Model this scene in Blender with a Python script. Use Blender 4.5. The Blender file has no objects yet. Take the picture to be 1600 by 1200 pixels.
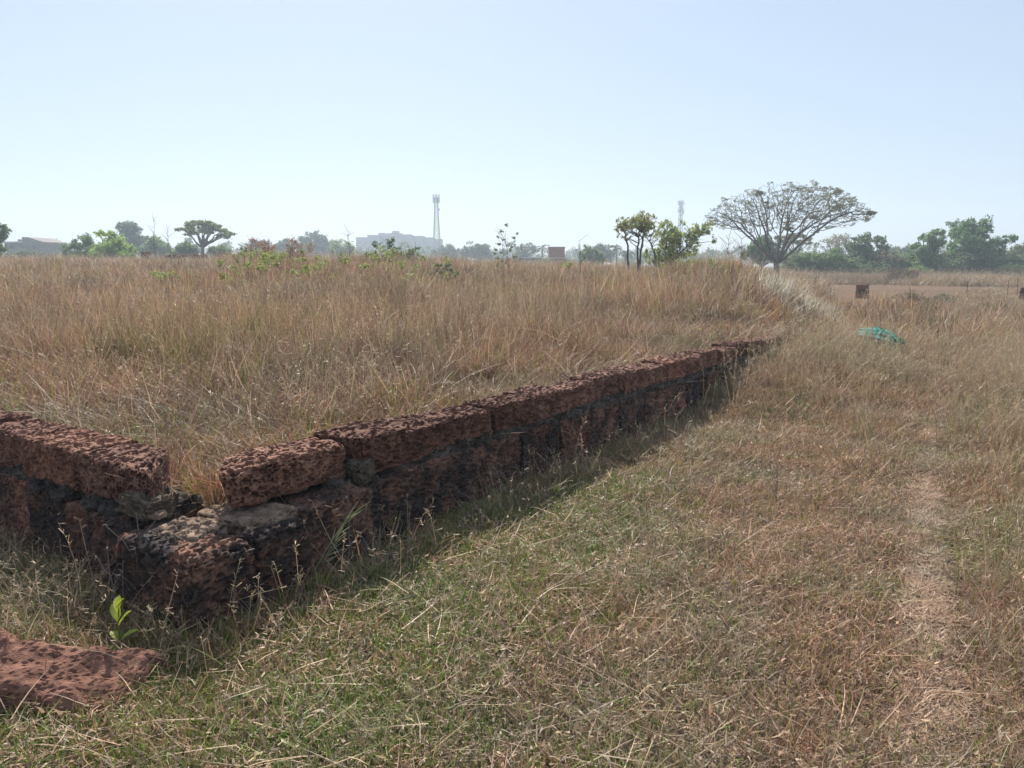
import bpy, math, random
import numpy as np
from mathutils import Vector

# ------------------------------------------------------------------ camera, sky, sun, exposure
scn = bpy.context.scene
COL = scn.collection
EYE = 1.55
F_PX, HOR = 1200.0, 414.0                      # focal length and horizon row at 1600 x 1200
PITCH = math.atan((600 - HOR) / F_PX)
cd = bpy.data.cameras.new('camera'); cam = bpy.data.objects.new('camera', cd); COL.objects.link(cam)
cd.sensor_width = 36.0; cd.lens = 36.0 * F_PX / 1600.0
cd.clip_start = 0.05; cd.clip_end = 6000
cam.location = (0, 0, EYE); cam.rotation_euler = (math.pi / 2 - PITCH, 0, 0)
scn.camera = cam

SUN_AZ, SUN_EL = math.radians(-13.0), math.radians(40.0)
world = bpy.data.worlds.new('World'); scn.world = world; world.use_nodes = True
wn = world.node_tree.nodes; wl = world.node_tree.links
sky = wn.new('ShaderNodeTexSky'); sky.sky_type = 'NISHITA'; sky.sun_disc = False
sky.sun_elevation = SUN_EL; sky.sun_rotation = SUN_AZ
sky.air_density = 1.0; sky.dust_density = 0.5; sky.ozone_density = 2.5; sky.altitude = 0
bg = wn['Background']; bg.inputs['Strength'].default_value = 0.074
milk = wn.new('ShaderNodeMix'); milk.data_type = 'RGBA'; milk.inputs[0].default_value = 0.6   # evenly milky, hazy air over the whole dome
milk.inputs[7].default_value = (5.2, 6.1, 7.5, 1)
wl.new(sky.outputs[0], milk.inputs[6]); wl.new(milk.outputs[2], bg.inputs[0])
sd = bpy.data.lights.new('sun', 'SUN'); sd.energy = 5.0; sd.angle = math.radians(0.6); sd.color = (1.0, 0.93, 0.83)
sun = bpy.data.objects.new('sun', sd); COL.objects.link(sun)
S = Vector((math.sin(SUN_AZ) * math.cos(SUN_EL), math.cos(SUN_AZ) * math.cos(SUN_EL), math.sin(SUN_EL)))
sun.rotation_euler = S.to_track_quat('Z', 'Y').to_euler(); sun.location = S * 60
vs = scn.view_settings
vs.view_transform = 'Standard'; vs.look = 'None'; vs.gamma = 1; vs.use_curve_mapping = False; vs.exposure = 0.70
scn.cycles.use_denoising = True
scn.cycles.max_bounces = 4; scn.cycles.diffuse_bounces = 2; scn.cycles.glossy_bounces = 1
scn.cycles.transmission_bounces = 3; scn.cycles.transparent_max_bounces = 6; scn.cycles.volume_bounces = 0
scn.cycles.caustics_reflective = False; scn.cycles.caustics_refractive = False

rng = np.random.default_rng(7)
random.seed(7)

# ------------------------------------------------------------------ helpers
def smooth(x, lo, hi):
    t = np.clip((np.asarray(x, float) - lo) / (hi - lo), 0, 1)
    return t * t * (3 - 2 * t)

def _hash(ix, iy, iz, seed):
    h = (ix.astype(np.int64) * 374761393 + iy.astype(np.int64) * 668265263 + iz.astype(np.int64) * 2147483647 + seed * 1274126177) & 0xffffffff
    h = ((h ^ (h >> 13)) * 1274126177) & 0xffffffff
    h = ((h ^ (h >> 16)) * 2246822519) & 0xffffffff
    return ((h ^ (h >> 15)) & 0xffffff) / float(0xffffff)

def vnoise(p, seed=0):
    """value noise in -1..1 of points (N,3)"""
    i = np.floor(p); f = p - i; f = f * f * (3 - 2 * f); i = i.astype(np.int64)
    out = np.zeros(len(p))
    for dx in (0, 1):
        for dy in (0, 1):
            for dz in (0, 1):
                w = (f[:, 0] if dx else 1 - f[:, 0]) * (f[:, 1] if dy else 1 - f[:, 1]) * (f[:, 2] if dz else 1 - f[:, 2])
                out += w * _hash(i[:, 0] + dx, i[:, 1] + dy, i[:, 2] + dz, seed)
    return out * 2 - 1

def fbm(p, seed=0, octv=3):
    o, a, s = 0, 1.0, 0
    for k in range(octv):
        o = o + a * vnoise(p * (2.03 ** k), seed + 17 * k); s += a; a *= 0.5
    return o / s

def worley(p, seed=0):
    i = np.floor(p).astype(np.int64)
    best = np.full(len(p), 9.0); rid = np.zeros(len(p))
    for dx in (-1, 0, 1):
        for dy in (-1, 0, 1):
            for dz in (-1, 0, 1):
                a, b, c = i[:, 0] + dx, i[:, 1] + dy, i[:, 2] + dz
                q = np.stack([a + _hash(a, b, c, seed), b + _hash(a, b, c, seed + 1), c + _hash(a, b, c, seed + 2)], 1)
                d = np.linalg.norm(q - p, axis=1)
                m = d < best
                best = np.where(m, d, best); rid = np.where(m, _hash(a, b, c, seed + 3), rid)
    return best, rid

def n2(x, y, s, seed=0, octv=3):
    x = np.asarray(x, float).ravel(); y = np.asarray(y, float).ravel()
    return fbm(np.stack([x / s, y / s, np.zeros(len(x)) + .37], 1), seed, octv)

def mesh(name, v, faces, mat=None, cols=None, smooth_sh=True):
    """faces: list of int arrays (n,k)"""
    me = bpy.data.meshes.new(name)
    v = np.asarray(v, np.float32)
    faces = [np.asarray(f, np.int32) for f in (faces if isinstance(faces, list) else [faces]) if len(f)]
    me.vertices.add(len(v)); me.vertices.foreach_set('co', v.ravel())
    nl = sum(f.size for f in faces); nf = sum(len(f) for f in faces)
    me.loops.add(nl); me.polygons.add(nf)
    me.loops.foreach_set('vertex_index', np.concatenate([f.ravel() for f in faces]))
    tot = np.concatenate([np.full(len(f), f.shape[1], np.int32) for f in faces])
    st = np.concatenate([[0], np.cumsum(tot)[:-1]]).astype(np.int32)
    me.polygons.foreach_set('loop_start', st)
    me.polygons.foreach_set('use_smooth', np.full(nf, smooth_sh))
    if cols is not None:
        a = me.attributes.new('col', 'FLOAT_COLOR', 'POINT')
        c = np.ones((len(v), 4), np.float32); c[:, :3] = cols
        a.data.foreach_set('color', c.ravel())
    me.update(calc_edges=True)
    if mat is not None: me.materials.append(mat)
    return me

def obj(name, me, parent=None, loc=None, rot=None, color=None):
    o = bpy.data.objects.new(name, me); COL.objects.link(o)
    if parent is not None: o.parent = parent
    if loc is not None: o.location = loc
    if rot is not None: o.rotation_euler = rot
    if color is not None: o.color = (*color, 1)
    return o

def tag(o, label=None, cat=None, group=None, kind=None):
    if label: o['label'] = label
    if cat: o['category'] = cat
    if group: o['group'] = group
    if kind: o['kind'] = kind
    return o

def empty(name, loc, label, cat, group=None, rz=0):
    e = bpy.data.objects.new(name, None); COL.objects.link(e); e.location = loc; e.rotation_euler = (0, 0, rz)
    return tag(e, label, cat, group)

class Geo:
    """collects vertices and faces"""
    def __init__(s): s.v = []; s.q = []; s.t = []; s.n = 0; s.c = []
    def add(s, v, q=None, t=None, c=None):
        v = np.asarray(v, float); s.v.append(v)
        if q is not None and len(q): s.q.append(np.asarray(q) + s.n)
        if t is not None and len(t): s.t.append(np.asarray(t) + s.n)
        s.n += len(v)
        if c is not None: s.c.append(np.broadcast_to(np.asarray(c, float), (len(v), 3)))
    def box(s, c, h, rz=0.0):
        c = np.asarray(c, float); hx, hy, hz = h
        p = np.array([[x, y, z] for x in (-hx, hx) for y in (-hy, hy) for z in (-hz, hz)], float)
        if rz:
            k, l = math.cos(rz), math.sin(rz); p[:, :2] = p[:, :2] @ np.array([[k, l], [-l, k]])
        s.add(p + c, [[0, 1, 3, 2], [4, 6, 7, 5], [0, 4, 5, 1], [2, 3, 7, 6], [0, 2, 6, 4], [1, 5, 7, 3]])
    def bar(s, a, b, r, sides=4): s.tube([a, b], [r, r], sides)
    def tube(s, pts, rad, sides=6, c=None):
        pts = np.asarray(pts, float); n = len(pts)
        tan = np.gradient(pts, axis=0); tan /= np.linalg.norm(tan, axis=1, keepdims=True) + 1e-9
        ref = np.array([0.31, 0.17, 1.0]) if abs(tan[0, 2]) < .8 else np.array([1.0, .2, .1])
        n1 = np.cross(tan, ref); n1 /= np.linalg.norm(n1, axis=1, keepdims=True) + 1e-9
        n2_ = np.cross(tan, n1)
        an = np.arange(sides) * 2 * math.pi / sides
        ring = n1[:, None, :] * np.cos(an)[None, :, None] + n2_[:, None, :] * np.sin(an)[None, :, None]
        v = (pts[:, None, :] + ring * np.asarray(rad, float)[:, None, None]).reshape(-1, 3)
        i = np.arange(n - 1)[:, None] * sides; j = np.arange(sides)[None, :]; k = (j + 1) % sides
        q = np.stack([i + j, i + k, i + sides + k, i + sides + j], -1).reshape(-1, 4)
        s.add(v, q, c=c)
        if sides == 4: s.q.append(np.array([[3, 2, 1, 0], [0 + 4 * (n - 1), 1 + 4 * (n - 1), 2 + 4 * (n - 1), 3 + 4 * (n - 1)]]) + s.n - len(v))
    def mesh(s, name, mat, sm=True):
        f = []
        if s.q: f.append(np.concatenate(s.q))
        if s.t: f.append(np.concatenate(s.t))
        return mesh(name, np.concatenate(s.v), f, mat, np.concatenate(s.c) if s.c else None, sm)

def ray(px, py):
    d = np.array([(px - 800) / F_PX, 1.0, -(py - 600) / F_PX]); c, s = math.cos(PITCH), math.sin(PITCH)
    return np.array([d[0], d[1] * c + d[2] * s, -d[1] * s + d[2] * c])
def at(px, py, D):
    """the point seen at a pixel of the photograph, D metres ahead"""
    w = ray(px, py); return np.array([0, 0, EYE]) + w * (D / w[1])
def on(px, py, z):
    w = ray(px, py); return (np.array([0, 0, EYE]) + w * ((z - EYE) / w[2]))[:2]

# ------------------------------------------------------------------ materials
def newmat(name):
    m = bpy.data.materials.new(name); m.use_nodes = True
    nt = m.node_tree; nt.nodes.clear()
    return m, nt.nodes, nt.links, nt.nodes.new('ShaderNodeOutputMaterial')

def ramp(N, L, src, stops):
    r = N.new('ShaderNodeValToRGB'); e = r.color_ramp.elements
    while len(e) < len(stops): e.new(0.5)
    for k, (p, c) in enumerate(stops):
        e[k].position = p; e[k].color = (*c, 1) if len(c) == 3 else c
    L.new(src, r.inputs[0]); return r.outputs[0]

def noise(N, L, vec, scale, detail=4, rough=.6):
    n = N.new('ShaderNodeTexNoise'); n.inputs['Scale'].default_value = scale
    n.inputs['Detail'].default_value = detail; n.inputs['Roughness'].default_value = rough
    if vec is not None: L.new(vec, n.inputs['Vector'])
    return n.outputs[0]

def mixc(N, L, fac, a, b, mode='MIX'):
    m = N.new('ShaderNodeMix'); m.data_type = 'RGBA'; m.blend_type = mode
    for sock, val in ((m.inputs[0], fac), (m.inputs[6], a), (m.inputs[7], b)):
        if hasattr(val, 'is_linked') or isinstance(val, bpy.types.NodeSocket): L.new(val, sock)
        elif isinstance(val, (int, float)): sock.default_value = val
        else: sock.default_value = (*val, 1)
    return m.outputs[2]

def bump(N, L, h, strength, dist, normal=None):
    b = N.new('ShaderNodeBump'); b.inputs['Strength'].default_value = strength; b.inputs['Distance'].default_value = dist
    L.new(h, b.inputs['Height'])
    if normal is not None: L.new(normal, b.inputs['Normal'])
    return b.outputs[0]

def world_pos(N): return N.new('ShaderNodeNewGeometry').outputs['Position']

def grass_mat(name, tints, scale=1.2, amount=.55, transl=.35, gloss=.25, use_obj=False, rv=.22):
    """blade colour from the mesh, shifted in patches over the ground"""
    m, N, L, out = newmat(name)
    a = N.new('ShaderNodeAttribute'); a.attribute_name = 'col'
    c = a.outputs['Color']
    if tints:
        n = noise(N, L, world_pos(N), scale, 3)
        t = ramp(N, L, n, [(.3 + .4 * k / (len(tints) - 1), tt) for k, tt in enumerate(tints)])
        c = mixc(N, L, amount, c, mixc(N, L, 1.0, c, t, 'MULTIPLY'))
    oi = N.new('ShaderNodeObjectInfo')
    if use_obj: c = mixc(N, L, 1.0, c, oi.outputs['Color'], 'MULTIPLY')
    r = ramp(N, L, oi.outputs['Random'], [(0, (1 - rv, 1 - rv, 1 - rv)), (1, (1 + rv * .6, 1 + rv * .6, 1 + rv * .6))])
    c = mixc(N, L, 1.0, c, r, 'MULTIPLY')
    p = N.new('ShaderNodeBsdfPrincipled'); L.new(c, p.inputs['Base Color'])
    p.inputs['Roughness'].default_value = .55; p.inputs['Specular IOR Level'].default_value = gloss
    tr = N.new('ShaderNodeBsdfTranslucent'); L.new(c, tr.inputs['Color'])
    mx = N.new('ShaderNodeMixShader'); mx.inputs[0].default_value = transl
    L.new(p.outputs[0], mx.inputs[1]); L.new(tr.outputs[0], mx.inputs[2]); L.new(mx.outputs[0], out.inputs[0])
    return m

def plain(name, color, rough=.8, var=.25, scale=3.0, spec=.3, bmp=0.0, metal=0.0):
    m, N, L, out = newmat(name)
    p = N.new('ShaderNodeBsdfPrincipled'); tc = N.new('ShaderNodeTexCoord').outputs['Object']
    n = noise(N, L, tc, scale, 5)
    c = ramp(N, L, n, [(.3, tuple(x * (1 - var) for x in color)), (.7, tuple(min(1, x * (1 + var)) for x in color))])
    L.new(c, p.inputs['Base Color']); p.inputs['Roughness'].default_value = rough
    p.inputs['Specular IOR Level'].default_value = spec; p.inputs['Metallic'].default_value = metal
    if bmp: L.new(bump(N, L, noise(N, L, tc, scale * 8, 5), .6, bmp), p.inputs['Normal'])
    L.new(p.outputs[0], out.inputs[0]); return m

def laterite(name, black, dusty=0.0):
    m, N, L, out = newmat(name)
    tc = N.new('ShaderNodeTexCoord').outputs['Object']; oi = N.new('ShaderNodeObjectInfo')
    add = N.new('ShaderNodeVectorMath'); add.operation = 'ADD'; L.new(tc, add.inputs[0])
    sc = N.new('ShaderNodeVectorMath'); sc.operation = 'SCALE'; sc.inputs[0].default_value = (17, 31, 23)
    L.new(oi.outputs['Random'], sc.inputs['Scale']); L.new(sc.outputs[0], add.inputs[1]); v = add.outputs[0]
    c = ramp(N, L, noise(N, L, v, 7, 5, .65), [(.28, (.110, .060, .047)), (.45, (.205, .108, .080)), (.58, (.275, .155, .115)), (.75, (.34, .225, .165))])
    sp = ramp(N, L, noise(N, L, v, 55, 4, .7), [(.35, (.42, .38, .38)), (.5, (.95, .95, .95)), (.68, (1.3, 1.15, 1.0))])
    c = mixc(N, L, .8, c, mixc(N, L, 1.0, c, sp, 'MULTIPLY'))
    vo = N.new('ShaderNodeTexVoronoi'); vo.inputs['Scale'].default_value = 48; L.new(v, vo.inputs['Vector'])
    # small dark iron-rich nodules
    c = mixc(N, L, ramp(N, L, noise(N, L, v, 31, 2), [(.62, (0, 0, 0)), (.70, (.7, .7, .7))]), c, (.06, .03, .028))
    # pale lichen flecks
    c = mixc(N, L, ramp(N, L, noise(N, L, v, 22, 6, .75), [(.62, (0, 0, 0)), (.72, (.55, .55, .55))]), c, (.36, .30, .25))
    hv = ramp(N, L, oi.outputs['Random'], [(0, (.68, .62, .60)), (.35, (1.0, .95, .92)), (.7, (1.05, 1.08, 1.08)), (1, (1.28, 1.18, 1.08))])
    c = mixc(N, L, 1.0, c, hv, 'MULTIPLY')
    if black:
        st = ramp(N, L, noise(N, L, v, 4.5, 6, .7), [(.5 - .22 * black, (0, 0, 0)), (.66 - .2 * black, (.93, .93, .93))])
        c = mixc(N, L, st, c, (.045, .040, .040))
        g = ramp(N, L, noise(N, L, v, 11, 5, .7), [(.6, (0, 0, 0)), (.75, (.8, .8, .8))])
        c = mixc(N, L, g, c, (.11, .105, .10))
    p = N.new('ShaderNodeBsdfPrincipled'); L.new(c, p.inputs['Base Color'])
    p.inputs['Roughness'].default_value = .92; p.inputs['Specular IOR Level'].default_value = .15
    b1 = bump(N, L, noise(N, L, v, 60, 6, .75), .9, .012)
    inv = ramp(N, L, vo.outputs['Distance'], [(.1, (0, 0, 0)), (.5, (1, 1, 1))])
    b2 = bump(N, L, inv, .7, .010, b1)
    L.new(b2, p.inputs['Normal']); L.new(p.outputs[0], out.inputs[0]); return m

def ground_mat():
    m, N, L, out = newmat('ground_soil')
    pos = world_pos(N)
    a = N.new('ShaderNodeAttribute'); a.attribute_name = 'col'
    n1 = ramp(N, L, noise(N, L, pos, 2.2, 8, .7), [(.3, (.62, .60, .58)), (.5, (.95, .95, .95)), (.7, (1.25, 1.2, 1.12))])
    n2_ = ramp(N, L, noise(N, L, pos, 45, 5, .75), [(.3, (.45, .43, .40)), (.5, (.9, .9, .9)), (.7, (1.5, 1.42, 1.3))])
    n3 = ramp(N, L, noise(N, L, pos, .12, 4, .6), [(.35, (.85, .90, .85)), (.65, (1.12, 1.02, .95))])
    c = a.outputs['Color']
    for t in (n1, n2_, n3): c = mixc(N, L, 1.0, c, t, 'MULTIPLY')
    p = N.new('ShaderNodeBsdfPrincipled'); L.new(c, p.inputs['Base Color'])
    p.inputs['Roughness'].default_value = .95; p.inputs['Specular IOR Level'].default_value = .1
    L.new(bump(N, L, noise(N, L, pos, 60, 6, .7), .8, .02), p.inputs['Normal'])
    L.new(p.outputs[0], out.inputs[0]); return m

M_GROUND = ground_mat()
M_LAT = laterite('laterite_fresh', 0.0)
M_CLOD = plain('red_clod', (.205, .105, .076), .95, .5, 11, .1, .02)
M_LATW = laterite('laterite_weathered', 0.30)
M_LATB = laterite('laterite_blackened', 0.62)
M_MORTAR = plain('mortar_dark', (.085, .072, .062), .95, .75, 7, .1, .02)
M_MORTARL = plain('mortar_pale', (.245, .175, .128), .95, .55, 16, .1, .02)

# ------------------------------------------------------------------ terrain
CX, CY = -1.47, 3.22                            # outer corner of the plot wall
UA = math.radians(34.9)
UX, UY = math.sin(UA), math.cos(UA)             # along the long run
VX, VY = -UY, UX                                # along the short run
def ab(x, y):
    dx, dy = np.asarray(x) - CX, np.asarray(y) - CY
    return dx * UX + dy * UY, dx * VX + dy * VY
def xy(a, b): return CX + a * UX + b * VX, CY + a * UY + b * VY

_px = np.array([-900, -300, 0, 300, 400, 500, 600, 700, 800, 900, 1000, 1080, 1140, 1190, 1235, 1270, 1310, 1400, 1900, 2600])
_cz = np.array([1.1, 1.3, 1.32, 1.28, 1.45, 1.35, 1.42, 1.25, 1.12, 1.0, .95, 1.12, 1.24, .86, .46, .24, .06, .02, .0, .0])
_cd = np.array([60, 60, 60, 52, 36, 34, 33, 38, 44, 40, 33, 27, 24, 23, 22, 22, 22, 22, 22, 22.])
_fz = np.array([1.2, 1.5, 1.5, 1.5, 1.3, 1.2, 1.0, .8, .7, .6, .5, .4, .3, .25, .2, .1, .05, .0, .0, .0])
_th = np.arctan((_px - 800) / 1214.0)
def H(x, y):
    x = np.asarray(x, float); y = np.asarray(y, float); shp = x.shape
    x = x.ravel(); y = y.ravel()
    r = np.hypot(x, y); th = np.arctan2(x, np.maximum(y, 1e-3)); th = np.where(y < 0, np.sign(x) * 1.5, th)
    cz = np.interp(th, _th, _cz); cdist = np.interp(th, _th, _cd); fz = np.interp(th, _th, _fz)
    a, b = ab(x, y)
    inside = smooth(b, .05, .3) * smooth(a, .12, .3)
    past = smooth(a, 8.7, 10.5)
    inside = np.maximum(inside, past * smooth(b, -6, 0.5))
    t = smooth((r - 4.5) / (cdist - 4.5), 0, 1)
    z = (.27 + (np.maximum(cz, .05) - .27) * t)
    z = z * inside
    z = z * (1 - smooth(r, cdist, cdist * 2.2)) + fz * smooth(r, cdist, cdist * 2.2)
    left = smooth(-th, .75, 1.1) * (y > 0)
    z = np.where((y > 0), z, z * 0)
    z = z * (1 - smooth(th, .335, .415) * (1 - smooth(r, 60, 90)))
    bank = .33 * smooth(a, 4.8, 9.0) * smooth(b, -2.6, -.1) * (1 - smooth(a, 10, 13.5))
    z = np.maximum(z, bank * (1 - .35 * smooth(b, -.1, .6)))
    z = z + .035 * n2(x, y, 1.1, 3) * (1 - smooth(r, 60, 120) * .3) + .02 * n2(x, y, .28, 5) * (1 - smooth(r, 12, 20)) + .12 * n2(x, y, 9, 9) * smooth(r, 9, 30)
    # hollow in the matted turf along the foot of the walls
    return z.reshape(shp)

def path_d(x, y):
    P = np.array([(.62, 0.6), (1.30, 2.18), (2.08, 3.68), (3.2, 5.75), (4.62, 8.19), (6.3, 11.4), (8.25, 14.9), (11.2, 20.5), (15, 28)])
    x = np.asarray(x, float); y = np.asarray(y, float)
    best = np.full(x.shape, 1e9); side = np.zeros(x.shape)
    for (x0, y0), (x1, y1) in zip(P[:-1], P[1:]):
        ex, ey = x1 - x0, y1 - y0; l2 = ex * ex + ey * ey
        t = np.clip(((x - x0) * ex + (y - y0) * ey) / l2, 0, 1)
        qx, qy = x - x0 - t * ex, y - y0 - t * ey; d = np.hypot(qx, qy)
        s = np.where(qx * ey - qy * ex > 0, 1.0, -1.0)
        side = np.where(d < best, s, side); best = np.minimum(d, best)
    return best, side                            # side +1: right of the path

def zone_colour(x, y):
    """bare-soil colour of the ground sheet under the grass"""
    r = np.hypot(x, y); a, b = ab(x, y)
    fld = smooth(b, .0, .3) * smooth(a, 0, .3)
    lawn = np.array([.165, .118, .078]); field = np.array([.150, .098, .064]); red = np.array([.175, .118, .080])
    th = np.arctan2(x, np.maximum(y, .01)); rightfar = smooth(th, .36, .44) * smooth(r, 24, 36)
    c = lawn[None] * (1 - fld[:, None]) + field[None] * fld[:, None]
    c = c * (1 - rightfar[:, None]) + red[None] * rightfar[:, None]
    far = smooth(r, 110, 200)[:, None]
    return c * (1 - far) + np.array([.13, .12, .07])[None] * far

def build_ground():
    th = np.concatenate([np.arange(-180, -50, 4.0), np.arange(-50, 50, .22), np.arange(50, 180, 4.0)])
    th = np.radians(th); n = len(th)
    r = np.concatenate([[0.05], .5 * np.exp(np.linspace(0, math.log(640 / .5), 300))])
    R, T = np.meshgrid(r, th, indexing='ij'); x = R * np.sin(T); y = R * np.cos(T)
    z = H(x, y); v = np.stack([x, y, z], -1).reshape(-1, 3)
    i = np.arange(len(r) - 1)[:, None] * n; j = np.arange(n)[None, :]; k = (j + 1) % n
    q = np.stack([i + j, i + n + j, i + n + k, i + k], -1).reshape(-1, 4)
    q = q[:, ::-1]
    o = obj('ground', mesh('ground', v, q, M_GROUND, zone_colour(v[:, 0], v[:, 1])))
    tag(o, 'dry brown earth under the grass reaching to the treeline', kind='structure')
    # trodden footpath, a sheet of its own on the ground
    P = np.array([(.30, -.1), (.62, 0.6), (1.30, 2.18), (2.08, 3.68), (3.2, 5.75), (4.62, 8.19), (6.3, 11.4), (8.25, 14.9), (11.2, 20.5), (15, 28)])
    s = np.concatenate([[0], np.cumsum(np.hypot(*np.diff(P, axis=0).T))]); ss = np.arange(0, s[-1], .06)
    px, py = np.interp(ss, s, P[:, 0]), np.interp(ss, s, P[:, 1])
    tx, ty = np.gradient(px), np.gradient(py); l = np.hypot(tx, ty); tx, ty = tx / l, ty / l
    w = .075 + .035 * n2(ss, ss * 0, .6, 21) ; off = .07 * n2(ss, ss * 0, .9, 22)
    K = np.linspace(-1, 1, 9); V = []
    for k in K:
        o_ = off + k * w * (1 + .25 * n2(ss, ss * 0 + k * 3, .25, 23))
        X, Y = px + ty * o_, py - tx * o_; V.append(np.stack([X, Y, H(X, Y) + .007 - .012 * (abs(k) == 1)], 1))
    V = np.stack(V, 1).reshape(-1, 3); m = len(K)
    i = np.arange(len(ss) - 1)[:, None] * m; j = np.arange(m - 1)[None]
    q = np.stack([i + j, i + j + 1, i + m + j + 1, i + m + j], -1).reshape(-1, 4)
    c = np.array([.25, .182, .130])[None] * np.ones((len(V), 1))
    tag(obj('footpath', mesh('footpath', V, q, M_GROUND, c)), 'narrow trodden path of pale straw and earth', kind='structure')
build_ground()

# ------------------------------------------------------------------ laterite wall
def rough_block(name, hx, hy, hz, res, seed, mat, round_=.03, low=.014, pit=.02, stretch=(.8, 1.15, 1.7), low_f=5.0, big=True):
    """a pitted stone block centred on its origin, half sizes hx hy hz"""
    nx, ny, nz = (max(2, int(round(2 * h / res))) for h in (hx, hy, hz))
    pts, quads, off = [], [], 0
    def face(n, m, fn):
        nonlocal off
        i, j = np.meshgrid(np.arange(n + 1), np.arange(m + 1), indexing='ij')
        pts.append(fn(i.ravel(), j.ravel()))
        a = (np.arange(n)[:, None] * (m + 1) + np.arange(m)[None]) + off
        quads.append(np.stack([a, a + m + 1, a + m + 2, a + 1], -1).reshape(-1, 4)); off += (n + 1) * (m + 1)
    o = lambda i, v: np.full_like(i, v)
    face(nx, ny, lambda i, j: np.stack([i, j, o(i, nz)], 1)); face(ny, nx, lambda i, j: np.stack([j, i, o(i, 0)], 1))
    face(nx, nz, lambda i, j: np.stack([i, o(i, 0), j], 1)); face(nz, nx, lambda i, j: np.stack([j, o(i, ny), i], 1))
    face(ny, nz, lambda i, j: np.stack([o(i, nx), i, j], 1)); face(nz, ny, lambda i, j: np.stack([o(i, 0), j, i], 1))
    P = np.concatenate(pts); Q = np.concatenate(quads)
    U, inv = np.unique(P, axis=0, return_inverse=True); Q = inv.reshape(-1)[Q]
    h = np.array([hx, hy, hz]); p = U / np.array([nx, ny, nz]) * 2 * h - h
    sd_ = np.array([seed * 3.7 % 50, seed * 1.9 % 50, seed * 5.3 % 50])
    rr = np.clip(round_ * (1 + .7 * vnoise(p * 9 + sd_, seed)), .006, min(h) * .8)[:, None]
    q = np.clip(p, -(h - rr), h - rr); d = p - q; ln = np.linalg.norm(d, axis=1, keepdims=True); nrm = d / np.maximum(ln, 1e-9)
    p2 = q + nrm * rr
    dl = low * fbm(p * low_f + sd_, seed, 3) + .006 * fbm(p * 28 + sd_, seed + 5, 2)
    if pit:
        st = np.array(stretch)
        f, rid = worley((p + .01 * np.stack([vnoise(p * 20 + k, seed + k) for k in (1, 2, 3)], 1)) * st * 24 + sd_, seed)
        R = .22 + .42 * rid; dl = dl - big * pit * np.clip(1.15 - (f / R) ** 3, 0, 1) * (rid > .3)
        f, rid = worley(p * st * 55 + sd_ * 2, seed + 9)
        dl = dl - pit * .75 * np.clip(1.1 - (f / .5) ** 4, 0, 1) * (rid > .45)
    p2 = p2 + nrm * dl[:, None]
    return mesh(name, p2, Q, mat, None, False)

wall = empty('laterite_wall', (CX, CY, 0), 'low broken boundary wall of pitted red laterite blocks turning a corner', 'wall', rz=-UA + math.pi / 2)
# local frame of the wall: x along the long run (a), y along the short run (b)
def block(a0, a1, b0, b1, z0, z1, seed, mat=M_LAT, res=.02, rz=0, tilt=(0, 0), name='laterite_block', cut=None, **kw):
    me = rough_block(name, (a1 - a0) / 2, (b1 - b0) / 2, (z1 - z0) / 2, res, seed, mat, **kw)
    if cut is not None:                          # broken, slanting end: (axis, shear)
        n = len(me.vertices); co = np.empty(n * 3, np.float32); me.vertices.foreach_get('co', co); co = co.reshape(-1, 3)
        ax, sh, zsh = cut; h = (a1 - a0, b1 - b0)[ax] / 2; oh = (a1 - a0, b1 - b0)[1 - ax] / 2
        w = np.clip((h - co[:, ax]) / (2 * h), 0, 1) ** 1.5
        co[:, ax] += w * (sh * (co[:, 1 - ax] + oh) / (2 * oh) + zsh * (((z1 - z0) / 2 - co[:, 2]) / (z1 - z0)))
        me.vertices.foreach_set('co', co.ravel()); me.update()
    return obj(name, me, wall, ((a0 + a1) / 2, (b0 + b1) / 2, (z0 + z1) / 2), (tilt[0], tilt[1], rz))

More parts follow.
